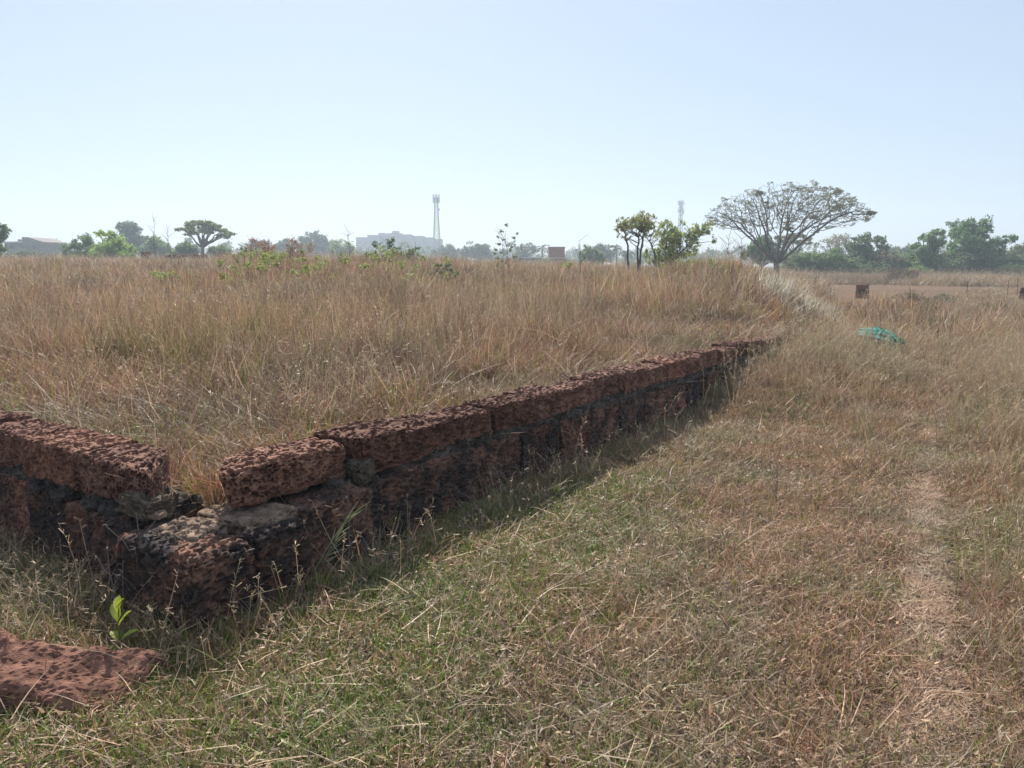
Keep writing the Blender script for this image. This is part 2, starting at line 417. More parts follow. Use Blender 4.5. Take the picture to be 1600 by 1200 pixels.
wall['kind'] = 'thing'
def build_wall():
    R_ = random.Random(5)
    # upper course of the long run
    J = [.205, 1.03, 1.40, 1.80, 2.33, 2.88, 3.31, 3.80, 4.28, 4.72, 5.22, 5.70, 6.2, 6.72, 7.2, 7.72, 8.2, 8.66, 9.1]
    for k in range(len(J) - 1):
        a0, a1 = J[k] + .004, J[k + 1] - .004
        far = J[k]; res = .0055 if far < 1.2 else .007 if far < 1.8 else (.012 if far < 4 else .018)
        db = [.0, -.085, -.04, -.02, -.03, -.02][k] if k < 6 else R_.uniform(-.035, .02)
        zt = [.60, .625, .60, .59, .60, .60][k] if k < 6 else .60 + R_.uniform(-.02, .015)
        if a1 > 7.7: zt -= .012 * (a1 - 7.7)
        block(a0, a1, db, .30 + R_.uniform(-.03, .03), .405, zt, 40 + k, M_LAT, res, rz=R_.uniform(-.02, .02),
              tilt=(R_.uniform(-.03, .03), R_.uniform(-.015, .015)), round_=.024 if k else .04, low=.022 if k < 3 else .020, pit=.026, cut=(0, .24, .06) if k == 0 else None)
    # lower course, flush with the cap but stepping out towards the corner
    J = [.54, 1.03, 1.52, 2.10, 2.62, 3.18, 3.66, 4.22, 4.70, 5.24, 5.74, 6.28, 6.8, 7.3, 7.8]
    for k in range(len(J) - 1):
        res = .0085 if J[k] < 2.0 else (.012 if J[k] < 4 else .02)
        db = (-.17, -.12, -.075)[k] if k < 3 else R_.uniform(-.05, -.01)
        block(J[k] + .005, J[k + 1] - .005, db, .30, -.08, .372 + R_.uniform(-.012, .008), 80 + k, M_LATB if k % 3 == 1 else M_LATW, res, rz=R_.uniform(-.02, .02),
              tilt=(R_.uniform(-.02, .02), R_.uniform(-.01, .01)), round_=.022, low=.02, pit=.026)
    # corner stones, wider than the run above: the block that stood on them is gone
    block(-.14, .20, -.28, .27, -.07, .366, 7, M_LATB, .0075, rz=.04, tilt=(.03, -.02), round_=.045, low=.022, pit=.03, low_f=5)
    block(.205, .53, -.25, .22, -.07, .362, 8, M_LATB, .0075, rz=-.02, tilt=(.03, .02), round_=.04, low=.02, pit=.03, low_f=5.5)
    # short run
    J = [.285, .945, 1.56, 2.16, 2.74, 3.3, 3.9]
    for k in range(len(J) - 1):
        block(.06 + [.0, -.02, .01, 0, 0, 0][k], .37 + R_.uniform(-.02, .03), J[k] + .004, J[k + 1] - .004, .40, .60 + [0, .012, .0, .02, 0, 0][k], 150 + k, M_LAT,
              [.0055, .006, .012, .018, .018, .018][k], rz=[.03, -.01, .01, 0, 0, 0][k], tilt=([.02, 0, 0, 0, 0, 0][k], R_.uniform(-.02, .02)), round_=.024, low=.022, pit=.026, cut=(1, .36, 0) if k == 0 else None)
    J = [.275, .62, .98, 1.5, 2.06, 2.6, 3.2, 3.85]
    for k in range(len(J) - 1):
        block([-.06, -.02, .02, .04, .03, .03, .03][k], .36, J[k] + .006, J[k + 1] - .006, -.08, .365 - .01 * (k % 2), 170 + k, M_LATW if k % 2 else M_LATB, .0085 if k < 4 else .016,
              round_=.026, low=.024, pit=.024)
    # mortar
    for nm, a0, a1, b0, b1, z0, z1, s, mt in (
            ('mortar_bed', .90, 7.7, -.028, .28, .35, .42, 1, M_MORTAR),
            ('mortar_bed', .065, .33, .30, 3.85, .335, .42, 3, M_MORTAR)):
        block(a0, a1, b0, b1, z0, z1, 210 + s, mt, .016, name=nm, round_=.012, low=.05, pit=.03, low_f=11, stretch=(.7, .7, .9))
    block(.24, .56, -.15, .24, .25, .388, 230, M_MORTARL, .008, name='mortar_patch', rz=.05, round_=.025, low=.012, pit=.016, low_f=9)
    block(-.04, .22, -.08, .2, .25, .388, 231, M_MORTARL, .008, name='mortar_patch', rz=.3, round_=.03, low=.016, pit=.018, low_f=9)
    block(-.02, .15, .24, .46, .385, .49, 232, plain('mortar_lump', (.15, .118, .088), .95, .5, 18, .1, .02), .008, name='mortar_lump', rz=.12, tilt=(.1, .12), round_=.03, low=.03, pit=.022, low_f=13)
    block(.02, .09, .20, .27, .39, .43, 233, M_MORTARL, .008, name='mortar_lump', rz=.5, round_=.018, low=.012, pit=.004, low_f=12)
    block(1.0, 1.13, -.115, .02, .37, .51, 234, plain('mortar_grey', (.115, .092, .072), .95, .5, 14, .1, .02), .008, name='mortar_lump', rz=-.1, tilt=(.05, -.2), round_=.025, low=.03, pit=.02, low_f=13)
    cob = plain('cobble_grey', (.062, .055, .050), .9, .5, 9, .15, .012)
    for k, (b, z, s) in enumerate(((.60, .372, .075), (.75, .38, .06), (1.06, .37, .07), (1.34, .365, .055))):
        block(-.015, .10, b - s * .9, b + s * .9, z - s * .55, z + s * .5, 240 + k, cob, .009, name='joint_stone', rz=R_.uniform(-.5, .5), tilt=(R_.uniform(-.5, .5), .2), round_=.022, low=.03, pit=.012, low_f=13)
build_wall()

def loose_stone(label, cat, px, py, z, size, seed, mat, rot, name='laterite_block', res=.01, sink=.0, **kw):
    x, y = on(px, py, z); g = float(H(x, y))
    o = obj(name, rough_block(name, *[s / 2 for s in size], res, seed, mat, **kw), None, (x, y, g + size[2] / 2 - sink), rot)
    return tag(o, label, cat)
fa = on(-90, 1075, .05); fb = on(196, 1100, .05)
fm = (fa + fb) / 2; fl = float(np.linalg.norm(fb - fa)); fr = math.atan2(fb[1] - fa[1], fb[0] - fa[0])
fo = obj('fallen_block', rough_block('fallen_block', fl / 2, .16, .115, .0065, 300, M_CLOD, round_=.05, low=.055, pit=.010, low_f=7, big=False), None,
         (fm[0] - .03, fm[1] + .15, float(H(*fm)) - .005), (.14, .04, fr))
tag(fo, 'fallen red laterite block half sunk in grass in front of the wall corner', 'stone block')

# ------------------------------------------------------------------ grass
STRAW = [(.50, .37, .25), (.41, .29, .195), (.34, .225, .15), (.46, .36, .265), (.29, .185, .125)]
REDDRY = [(.245, .146, .106), (.29, .186, .138), (.205, .122, .090), (.36, .268, .20), (.25, .170, .128), (.165, .108, .082)]
GREY = [(.34, .28, .225), (.28, .22, .175), (.21, .16, .125)]
GREEN = [(.135, .21, .03), (.18, .26, .04), (.24, .29, .055), (.10, .155, .028)]

def blades(n, radius, length, width, tilt, bend, palette, weights, segs=3, seed=0, twist=1.0, lean=None, clump=0, z0=0.0):
    """n blades rooted in a disc; returns Geo"""
    g = np.random.default_rng(seed)
    rr = radius * np.sqrt(g.random(n)); an = g.random(n) * 2 * math.pi
    bx, by = rr * np.cos(an), rr * np.sin(an)
    if clump:
        cx = g.normal(0, radius * .5, clump); cy = g.normal(0, radius * .5, clump); ci = g.integers(0, clump, n)
        bx = cx[ci] + g.normal(0, radius * .12, n); by = cy[ci] + g.normal(0, radius * .12, n)
    L = g.uniform(length[0], length[1], n) * (1 - .3 * (rr / radius) ** 2)
    az = g.random(n) * 2 * math.pi
    if lean is not None: az = np.where(g.random(n) < lean[1], lean[0] + g.normal(0, .6, n), az)
    ti = np.abs(g.normal(tilt[0], tilt[1], n)); be = g.uniform(bend[0], bend[1], n)
    w = g.uniform(width[0], width[1], n)
    fa_ = az + math.pi / 2 + g.normal(0, .6 * twist, n)
    sx, sy = np.cos(fa_), np.sin(fa_)
    x, y, z = bx.copy(), by.copy(), np.full(n, z0) if np.isscalar(z0) else g.uniform(z0[0], z0[1], n)
    V = np.zeros((n, segs + 1, 2, 3)); ang = ti.copy()
    for k in range(segs + 1):
        ww = w * (1 - (k / segs) ** 1.6) * .5 + w * .06
        V[:, k, 0] = np.stack([x - sx * ww, y - sy * ww, z], 1); V[:, k, 1] = np.stack([x + sx * ww, y + sy * ww, z], 1)
        st = L / segs
        az = az + g.normal(0, .18 * twist, n)
        x = x + np.sin(ang) * np.cos(az) * st; y = y + np.sin(ang) * np.sin(az) * st
        z = np.maximum(z + np.cos(ang) * st, .004)
        ang = ang + be / segs
    base = np.arange(n)[:, None] * (segs + 1) * 2 + np.arange(segs)[None] * 2
    q = np.stack([base, base + 1, base + 3, base + 2], -1).reshape(-1, 4)
    pal = np.array(palette)[g.choice(len(palette), n, p=np.array(weights) / np.sum(weights))] * g.uniform(.8, 1.2, (n, 1))
    c = np.repeat(pal, (segs + 1) * 2, axis=0)
    G = Geo(); G.add(V.reshape(-1, 3), q, c=c); return G

def merge(*gs):
    G = Geo()
    for g in gs:
        for k, v in enumerate(g.v):
            G.v.append(v)
            if g.c: G.c.append(g.c[k])
        for q in g.q: G.q.append(q + G.n)
        for t in g.t: G.t.append(t + G.n)
        G.n += g.n
    return G

def seedheads(n, radius, h, seed, col=(.44, .35, .24)):
    """thin stalks with a feathery head"""
    g = np.random.default_rng(seed); parts = []
    G = Geo()
    for k in range(n):
        r, a = radius * math.sqrt(g.random()), g.random() * 6.283
        p = np.array([r * math.cos(a), r * math.sin(a), 0.]); az = g.random() * 6.283; ti = abs(g.normal(.15, .2)); L = g.uniform(*h); pts = [p]
        for s in range(5):
            p = p + L / 5 * np.array([math.sin(ti) * math.cos(az), math.sin(ti) * math.sin(az), math.cos(ti)]); pts.append(p); ti += g.uniform(.0, .22)
        c = np.array(col) * g.uniform(.75, 1.2)
        pts = np.array(pts); sd_ = np.array([math.cos(az + 1.57), math.sin(az + 1.57), 0])
        w = np.array([.0016, .0015, .0013, .0012, .0011, .0006])[:, None]
        V = np.stack([pts - sd_ * w, pts + sd_ * w], 1).reshape(-1, 3)
        b = np.arange(5) * 2; G.add(V, np.stack([b, b + 1, b + 3, b + 2], 1), c=c)
        for s in range(9):
            t = g.uniform(.72, 1.0) * 5; i = min(4, int(t)); q = pts[i] + (pts[i + 1] - pts[i]) * (t - i)
            d = g.normal(0, 1, 3); d /= np.linalg.norm(d); d[2] = abs(d[2]); e = q + d * g.uniform(.012, .04)
            G.add([q - sd_ * .001, q + sd_ * .001, e + sd_ * .0022, e - sd_ * .0022], [[0, 1, 2, 3]], c=c * 1.05)
    return G

def scatter(name, pts, rot, scl, idx, protos, label, kind='stuff'):
    me = bpy.data.meshes.new(name); n = len(pts)
    me.vertices.add(n); me.vertices.foreach_set('co', np.asarray(pts, np.float32).ravel())
    a = me.attributes.new('rot', 'FLOAT_VECTOR', 'POINT'); a.data.foreach_set('vector', np.asarray(rot, np.float32).ravel())
    a = me.attributes.new('scl', 'FLOAT_VECTOR', 'POINT'); a.data.foreach_set('vector', np.asarray(scl, np.float32).ravel())
    a = me.attributes.new('idx', 'INT', 'POINT'); a.data.foreach_set('value', np.asarray(idx, np.int32))
    o = obj(name, me)
    ng = bpy.data.node_groups.new(name + '_nodes', 'GeometryNodeTree')
    ng.interface.new_socket('Geometry', in_out='INPUT', socket_type='NodeSocketGeometry')
    ng.interface.new_socket('Geometry', in_out='OUTPUT', socket_type='NodeSocketGeometry')
    N, L = ng.nodes, ng.links
    gi, go = N.new('NodeGroupInput'), N.new('NodeGroupOutput')
    ip = N.new('GeometryNodeInstanceOnPoints'); jn = N.new('GeometryNodeJoinGeometry')
    for p in reversed(protos):                   # a join lists its newest link first
        po = bpy.data.objects.new(p.name, p)
        oi = N.new('GeometryNodeObjectInfo'); oi.inputs['Object'].default_value = po; oi.inputs['As Instance'].default_value = False
        ti = N.new('GeometryNodeGeometryToInstance'); L.new(oi.outputs['Geometry'], ti.inputs[0]); L.new(ti.outputs[0], jn.inputs[0])
    def attr(nm, ty):
        q = N.new('GeometryNodeInputNamedAttribute'); q.data_type = ty; q.inputs[0].default_value = nm; return q.outputs[0]
    er = N.new('FunctionNodeEulerToRotation'); L.new(attr('rot', 'FLOAT_VECTOR'), er.inputs[0])
    L.new(gi.outputs[0], ip.inputs['Points']); L.new(jn.outputs[0], ip.inputs['Instance'])
    ip.inputs['Pick Instance'].default_value = True
    L.new(attr('idx', 'INT'), ip.inputs['Instance Index']); L.new(er.outputs[0], ip.inputs['Rotation'])
    L.new(attr('scl', 'FLOAT_VECTOR'), ip.inputs['Scale']); L.new(ip.outputs[0], go.inputs[0])
    md = o.modifiers.new('scatter', 'NODES'); md.node_group = ng
    return tag(o, label, kind=kind)

M_FIELD = grass_mat('field_straw', [(.62, .58, .52), (1.02, 1.0, .95), (1.18, .95, .82), (.72, .86, .56)], .30, .9, .34, .45, rv=.38)
M_LAWN = grass_mat('lawn_straw', [(.86, .98, .68), (1.0, 1.0, .95), (1.12, .95, .86), (.92, .98, .80)], .9, .85, .28, .4)
M_SILVER = grass_mat('silver_blades', None, 1, 0, .5)

def polar_pts(n, r0, r1, th0, th1, power=1.0):
    """random points in a sector, denser towards the camera for power < 2"""
    u = rng.random(n); r = (r0 ** power + (r1 ** power - r0 ** power) * u) ** (1 / power); t = rng.uniform(th0, th1, n)
    return r * np.sin(t), r * np.cos(t)

def place(x, y, smin, smax, nproto, tilt=.08, zs=None):
    n = len(x); z = H(x, y)
    rot = np.stack([rng.normal(0, tilt, n), rng.normal(0, tilt, n), rng.uniform(0, 6.283, n)], 1)
    s = rng.uniform(smin, smax, n); sz = s if zs is None else s * zs
    return np.stack([x, y, z - .01], 1), rot, np.stack([s, s, sz], 1), rng.integers(0, nproto, n)

FL = .62                                        # half angle of the sector planted
def field_mask(x, y):
    a, b = ab(x, y); r = np.hypot(x, y); th = np.arctan2(x, y)
    ins = (b > .34) & (a > .38)
    ins |= (a > 9.3) & (b > -.5 - .25 * (a - 9.3))
    return ins

# tall dry grass inside the plot
def tall(seed, n, wide, gr=1.0):
    k = 1.0 if not wide else 2.2
    g1 = blades(n, .32, (.28, .62), (.005 * k, .009 * k), (.25, .22), (.2, 1.3), REDDRY + GREEN[1:3], [3, 3, 2, 2.2, 2, 1.2, .5 * gr, .6 * gr], 4, seed)
    g4 = blades(13, .3, (.4, .9), (.004 * k ** .7, .006 * k ** .7), (.6, .45), (-.3, 1.0), [(.58, .48, .35), (.48, .37, .26)], [1, 1], 5, seed + 140, .5)
    g2 = blades(n // 2, .30, (.08, .30), (.005 * k, .009 * k), (.6, .4), (.2, 1.5), STRAW + REDDRY[:2] + GREEN, [1, 1, 1, 1, 2, 1, 1, .8, 1, 1, .6], 3, seed + 50)
    g3 = seedheads(7 if not wide else 2, .3, (.45, .85), seed + 90, (.40, .31, .21))
    return merge(g1, g2, g3, g4).mesh('dry_grass_tuft', M_FIELD, False)
tallN = [tall(k, 120, False, 6 if k > 5 else .8) for k in range(8)]
tallW = [tall(20 + k, 70, True, 6 if k > 4 else .8) for k in range(7)]
def short_in_plot(seed):
    g1 = blades(150, .28, (.10, .30), (.003, .006), (.4, .35), (.2, 1.4), STRAW + REDDRY[:3] + GREEN, [1.2, 1.2, 1.5, 1, 1, 1, 1, .7, .9, 1.0, 1.0, .6], 4, seed)
    g2 = blades(60, .28, (.06, .2), (.003, .005), (.9, .4), (-.2, .8), STRAW, [1, 1, 1, 1, 1], 3, seed + 7)
    return merge(g1, g2).mesh('short_grass_tuft', M_FIELD, False)
shortN = [short_in_plot(60 + k) for k in range(5)]

X, Y = polar_pts(5400, 3.2, 17, -FL - .1, FL, 1.55); m = field_mask(X, Y); X, Y = X[m], Y[m]; m = rng.random(len(X)) < .72 + .9 * n2(X, Y, .55, 35); X, Y = X[m], Y[m]
A, B = ab(X, Y); edge = np.minimum(B - .3, A - .3); hgt = .42 + .58 * smooth(edge, .2, 3.0) + .22 * n2(X, Y, 1.3, 31) + .3 * n2(X, Y, .5, 32)
keep = rng.random(len(X)) < (.45 + .55 * smooth(edge, .1, 2.5)); X, Y, hgt = X[keep], Y[keep], hgt[keep]
p0 = place(X, Y, .75, 1.25, len(tallN), .16, np.clip(hgt * rng.uniform(.7, 1.25, len(X)), .3, 1.35))
fl_ = rng.random(len(X)) < .22; p0[1][fl_, :2] += rng.normal(0, .45, (fl_.sum(), 2))
scatter('field_grass', *p0, tallN, 'tall reddish brown dry grass filling the plot behind the wall')
X, Y = polar_pts(1500, 3.4, 12, -FL - .1, FL, 1.3); m = field_mask(X, Y); X, Y = X[m], Y[m]
p0 = place(X, Y, .8, 1.3, len(shortN), .1)
scatter('low_field_grass', *p0, shortN, 'short green and straw grass just inside the wall')
X, Y = polar_pts(8500, 14, 78, -FL - .05, FL, 1.35); m = field_mask(X, Y)
th = np.arctan2(X, Y); m &= (th < .385) | (np.hypot(X, Y) < 30)
m &= rng.random(len(X)) < 1 - .6 * smooth(th, .30, .40) * smooth(np.hypot(X, Y), 18, 26)
X, Y = X[m], Y[m]; rr = np.hypot(X, Y)
sc_ = 1 + .9 * smooth(rr, 20, 60)
p0 = place(X, Y, .85, 1.35, len(tallW), .2, rng.uniform(.7, 1.2, len(X)) * (.95 + .3 * n2(X, Y, 4, 33) + .25 * n2(X, Y, 1.2, 34)) / sc_ * (1 + .15 * (sc_ - 1)))
p0[2][:, :] *= sc_[:, None]
scatter('far_field_grass', *p0, tallW, 'tall dry grass over the rise in the middle distance')

# matted short grass between wall and path
def lawn(seed, green):
    wg = green
    g1 = blades(200, .25, (.035, .11), (.0026, .0050), (1.05, .45), (-1.0, 1.6), STRAW + GREY + GREEN, [1.6, 1.8, 1.6, 1.6, 1.2, 1.2, 1.2, .8, wg, wg, wg * .8, wg], 3, seed, 1.6, None, 0, (0, .03))
    g2 = blades(100, .25, (.035, .09), (.0028, .005), (.5, .35), (.1, 1.0), STRAW + GREEN, [.6, .6, .5, .5, .4, wg * 1.5, wg * 2, wg * 1.5, wg * 1.5], 3, seed + 31, 1.0, None, 7)
    g3 = blades(3, .25, (.14, .30), (.0025, .0045), (1.2, .25), (-.1, .4), STRAW[:1] + STRAW[3:4], [1, 1], 4, seed + 77, .5, None, 0, (.01, .05))
    g5 = blades(70, .25, (.02, .055), (.005, .010), (1.0, .5), (-1.2, 1.6), STRAW + GREY, [1.4, 1.2, 1, 1.4, .8, 1, .8, .5], 3, seed + 99, 2.0, None, 0, (.004, .045))
    return merge(g1, g2, g3, g5).mesh('lawn_tuft', M_LAWN, False)
lawnP = [lawn(200 + k, .22) for k in range(6)] + [lawn(220 + k, 2.2) for k in range(4)] + [lawn(240 + k, 5.0) for k in range(3)]
def lawn_scatter():
    X, Y = polar_pts(9000, 1.2, 19, -FL - .12, FL + .12, 1.12)
    A, B = ab(X, Y); d, side = path_d(X, Y)
    m = ~((B > -.10) & (A > -.05) & (A < 9.4)) & ~((A > 0.02) & (B > -.1) & (A < 9.4)) & (d > .09 + .07 * rng.random(len(X)))
    m &= ~((A > 9.4) & (B > .3))
    m &= ~((np.abs(X - fm[0] + .04) < fl * .34) & (np.abs(Y - fm[1] - .15) < .06))
    X, Y, A, B, d, side = (q[m] for q in (X, Y, A, B, d, side))
    pos, rot, scl, idx = place(X, Y, .75, 1.25, 6, .1)
    g = 1.1 * n2(X, Y, .7, 41) + .05 + .85 * np.exp(-((B + .8) / .6) ** 2) * (A > -.2) + .35 * smooth(-X, -.6, .6) - .35 * smooth(np.hypot(X, Y), 6, 10) - .8 * smooth(X, .2, 1.8) + .25 * np.exp(-((A + .6) / .5) ** 2) - .25 * (side > 0) * (d < .5)
    r2 = rng.normal(0, .25, len(X)) + g
    idx = np.where(r2 > .55, rng.integers(10, 13, len(X)), np.where(r2 > .1, rng.integers(6, 10, len(X)), rng.integers(0, 6, len(X))))
    h = .85 + .8 * smooth(np.hypot(X, Y), 5, 13) * smooth(d, .15, .6) + .3 * n2(X, Y, .5, 43)
    scl[:, 2] *= np.clip(h, .6, 2.4); scl[:, :2] *= (1 + .6 * smooth(np.hypot(X, Y), 4, 14))[:, None]
    scatter('lawn_grass', pos, rot, scl, idx, lawnP, 'short matted dry grass with green patches between wall and path')
lawn_scatter()

# wispy knee-high grass: along the wall foot, on the bank, right of the path, over the far flat
def wisp(seed, green):
    g1 = blades(48, .24, (.12, .38), (.003, .0055), (.35, .3), (.2, 1.2), STRAW + GREY[:2] + REDDRY[:3] + GREEN, [1.2, 1.4, 1.4, 1.2, 1, 1, 1, 1, 1, 1, green, green, green * .7, green], 5, seed)
    g3 = seedheads(5, .22, (.3, .6), seed + 9, (.42, .34, .24))
    return merge(g1, g3).mesh('wispy_tuft', M_LAWN, False)
wispP = [wisp(300 + k, .2) for k in range(5)] + [wisp(320 + k, 1.0) for k in range(4)]
def wispW(seed):
    g1 = blades(80, .30, (.14, .42), (.007, .013), (.35, .3), (.2, 1.1), STRAW + GREY[:2] + REDDRY[:3] + GREEN[:3], [1, 1.2, 1.4, 1.2, 1, 1, 1, 1.3, 1.3, 1.3, .4, .5, .4], 4, seed)
    return merge(g1, seedheads(4, .3, (.3, .6), seed + 9)).mesh('wispy_wide_tuft', M_LAWN, False)
wispWP = [wispW(340 + k) for k in range(6)]
def wisp_scatter():
    X, Y = polar_pts(5200, 1.6, 26, -FL - .12, FL + .12, 1.2)
    A, B = ab(X, Y); d, side = path_d(X, Y); r = np.hypot(X, Y)
    out = ~((B > -.13) & (A > -.10) & (A < 9.3)) & (np.hypot(X - 5.95, Y - 11.8) > .85) & (d > .22 + .25 * smooth(np.hypot(X, Y), 5, 11)) & ~((A > 9.4) & (B > .3))
    dens = .03 + .6 * np.exp(-((B + .22) / .16) ** 2) * (A > -.3) * (A < 9.4) + .75 * np.exp(-((A + .3) / .2) ** 2) * (B > -.3)
    dens = dens + .9 * (side > 0) * smooth(d, .18, .5) + .75 * smooth(A, 5.5, 9) * smooth(B, -3.2, -.4) + .6 * smooth(r, 8, 15)
    m = out & (rng.random(len(X)) < dens); X, Y, d, side, r = (q[m] for q in (X, Y, d, side, r))
    pos, rot, scl, idx = place(X, Y, .7, 1.15, 5, .15)
    g = n2(X, Y, 1.5, 51) + rng.normal(0, .3, len(X)) + .25 * (side > 0)
    idx = np.where(g > .25, rng.integers(5, 9, len(X)), idx)
    scl[:, 2] *= np.clip(.75 + .5 * (side > 0) * smooth(d, .3, 1.0) + .3 * n2(X, Y, .9, 53), .4, 1.5)
    scatter('wispy_grass', pos, rot, scl, idx, wispP, 'wispy knee-high straw grass along the wall foot and right of the path')
    X, Y = polar_pts(9000, 14, 60, -.1, FL + .1, 1.4); th = np.arctan2(X, Y); r = np.hypot(X, Y); d, side = path_d(X, Y); A, B = ab(X, Y)
    m = (A > 9.3) & (B < .6) & (d > .25) & (np.hypot(X - 5.95, Y - 11.8) > .85) & (rng.random(len(X)) < 1 - .45 * smooth(r, 26, 36))
    X, Y, r = X[m], Y[m], r[m]
    pos, rot, scl, idx = place(X, Y, .8, 1.2, len(wispWP), .12, np.clip(.85 + .4 * n2(X, Y, 3, 55), .4, 1.4))
    k = (1 + .9 * smooth(r, 20, 50)); scl[:, :2] *= k[:, None]; scl[:, 2] *= 1 - .45 * smooth(r, 26, 40)
    scatter('distant_wispy_grass', pos, rot, scl, idx, wispWP, 'brown wispy grass over the flat ground towards the right-hand trees')
    X, Y = polar_pts(6000, 1.7, 13, .30, FL + .12, 1.3); d, side = path_d(X, Y); m = (side > 0) & (d > .3 + .15 * smooth(np.hypot(X, Y), 5, 11)) & (rng.random(len(X)) < .2 + .5 * smooth(d, .3, .9) + .4 * n2(X, Y, .6, 60)); X, Y, d = X[m][:900], Y[m][:900], d[m][:900]
    pos, rot, scl, idx = place(X, Y, .7, 1.15, 9, .2, np.clip(.7 + .6 * smooth(d, .3, 1.1) + .35 * n2(X, Y, .7, 61), .4, 1.5))
    scatter('verge_grass', pos, rot, scl, idx, wispP, 'taller brown and green dry grass right of the footpath')
    n = 700; A = rng.uniform(5.2, 14.5, n); B = -rng.random(n) ** 1.4 * 3.2 - .12; k = rng.random(n) < smooth(A, 5.0, 8.5) * .9 + .1; X, Y = xy(A[k], B[k])
    pos, rot, scl, idx = place(X, Y, .8, 1.25, len(wispP), .2, np.clip(1.0 + .4 * n2(X, Y, .8, 57), .5, 1.5))
    scatter('bank_grass', pos, rot, scl, idx, wispP, 'tangled dry grass burying the far end of the wall')
    n = 250; t = rng.random(n); sidew = rng.random(n) < .5
    A = np.where(sidew, rng.uniform(-.35, 5.5, n), -.16 - .5 * rng.random(n)); B = np.where(sidew, -.30 - .22 * rng.random(n) ** 1.5 + .12 * smooth(A, .5, .8), rng.uniform(-.45, 3.2, n))
    keep = (n2(A * 2, B * 2, 1.0, 58) + .25 > rng.uniform(-.5, .6, n)); X, Y = xy(A[keep], B[keep])
    k2 = (np.abs(X - fm[0]) > fl * .5) | (Y > fm[1] + .34); X, Y = X[k2], Y[k2]
    pos, rot, scl, idx = place(X, Y, .5, .9, len(wispP), .35, np.clip(.7 + .5 * n2(X, Y, .5, 59), .4, 1.2)); g = rng.random(len(X)); idx = np.where(g > .5, rng.integers(5, 9, len(X)), idx)
    scatter('wall_foot_weeds', pos, rot, scl, idx, wispP, 'ragged dry and green weeds growing against the foot of the wall')
    # dry strip in front of the tree line
    X, Y = polar_pts(5000, 66, 96, -.75, .75, 2); r = np.hypot(X, Y)
    pos, rot, scl, idx = place(X, Y, 2.2, 3.2, len(wispWP), .1, np.clip(.7 + .4 * n2(X, Y, 8, 56), .3, 1.1))
    scatter('grass_strip', pos, rot, scl, idx, wispWP, 'pale dry grass strip at the foot of the treeline')
wisp_scatter()

# trampled straw on the path
def trod(seed):
    g = blades(46, .08, (.03, .10), (.0026, .005), (1.45, .12), (-.05, .15), [(.42, .32, .23), (.35, .255, .18), (.28, .20, .145), (.50, .40, .30)], [1, 1, 1, .7], 2, seed, .6, (1.05, .45), 0, (.004, .02))
    return g.mesh('trodden_straw', M_LAWN, False)
trodP = [trod(400 + k) for k in range(5)]
def path_scatter():
    X, Y = polar_pts(80000, .8, 26, .1, FL + .1, 1.1); d, side = path_d(X, Y); m = d < .05; X, Y = X[m], Y[m]
    p_ = place(X, Y, .7, 1.2, len(trodP), .04); p_[1][:, 2] = rng.normal(0, .5, len(X)); p_[0][:, 2] += .014
    scatter('path_straw', *p_, trodP, 'flattened pale straw lying along the footpath')
path_scatter()

# pale silvery grass on the flank of the rise
def silver(seed):
    g = blades(60, .40, (.45, 1.0), (.014, .024), (.2, .2), (.1, .8), [(.54, .50, .41), (.46, .43, .35), (.35, .34, .26), (.60, .55, .46), (.24, .23, .16), (.32, .25, .18)], [1.2, 1, 1, 1, .8, .5], 4, seed, .8)
    return g.mesh('silver_grass_clump', M_SILVER, False)
silP = [silver(500 + k) for k in range(4)]
def silver_scatter():
    n = 175; px = rng.uniform(1178, 1308, n); D = rng.uniform(16.5, 22, n); px = np.where(px < 1190, px * .5 + 1190 * .5 + rng.normal(0, 8, n), px)
    pts = np.array([at(a, 450, d) for a, d in zip(px, D)]); X, Y = pts[:, 0], pts[:, 1]
    pos, rot, scl, idx = place(X, Y, .8, 1.15, 4, .12, np.clip(.9 - (px - 1200) / 300, .5, .95) * rng.uniform(.5, 1.15, n))
    scatter('silver_grass', pos, rot, scl, idx, silP, 'stand of pale silvery tall grass on the flank of the rise')
silver_scatter()

# ------------------------------------------------------------------ trees
M_LEAF = grass_mat('tree_leaf', [(.75, .8, .8), (1.0, 1.0, 1.0), (1.2, 1.15, .9)], .25, .6, .42, .3, True)
M_BARK = plain('bark', (.10, .080, .065), .95, .4, 5, .1, .02)
M_BARKP = plain('bark_pale', (.20, .17, .145), .95, .35, 4, .1, .02)
M_BARKG = plain('bark_grey_brown', (.105, .088, .076), .95, .35, 4, .1, .02)

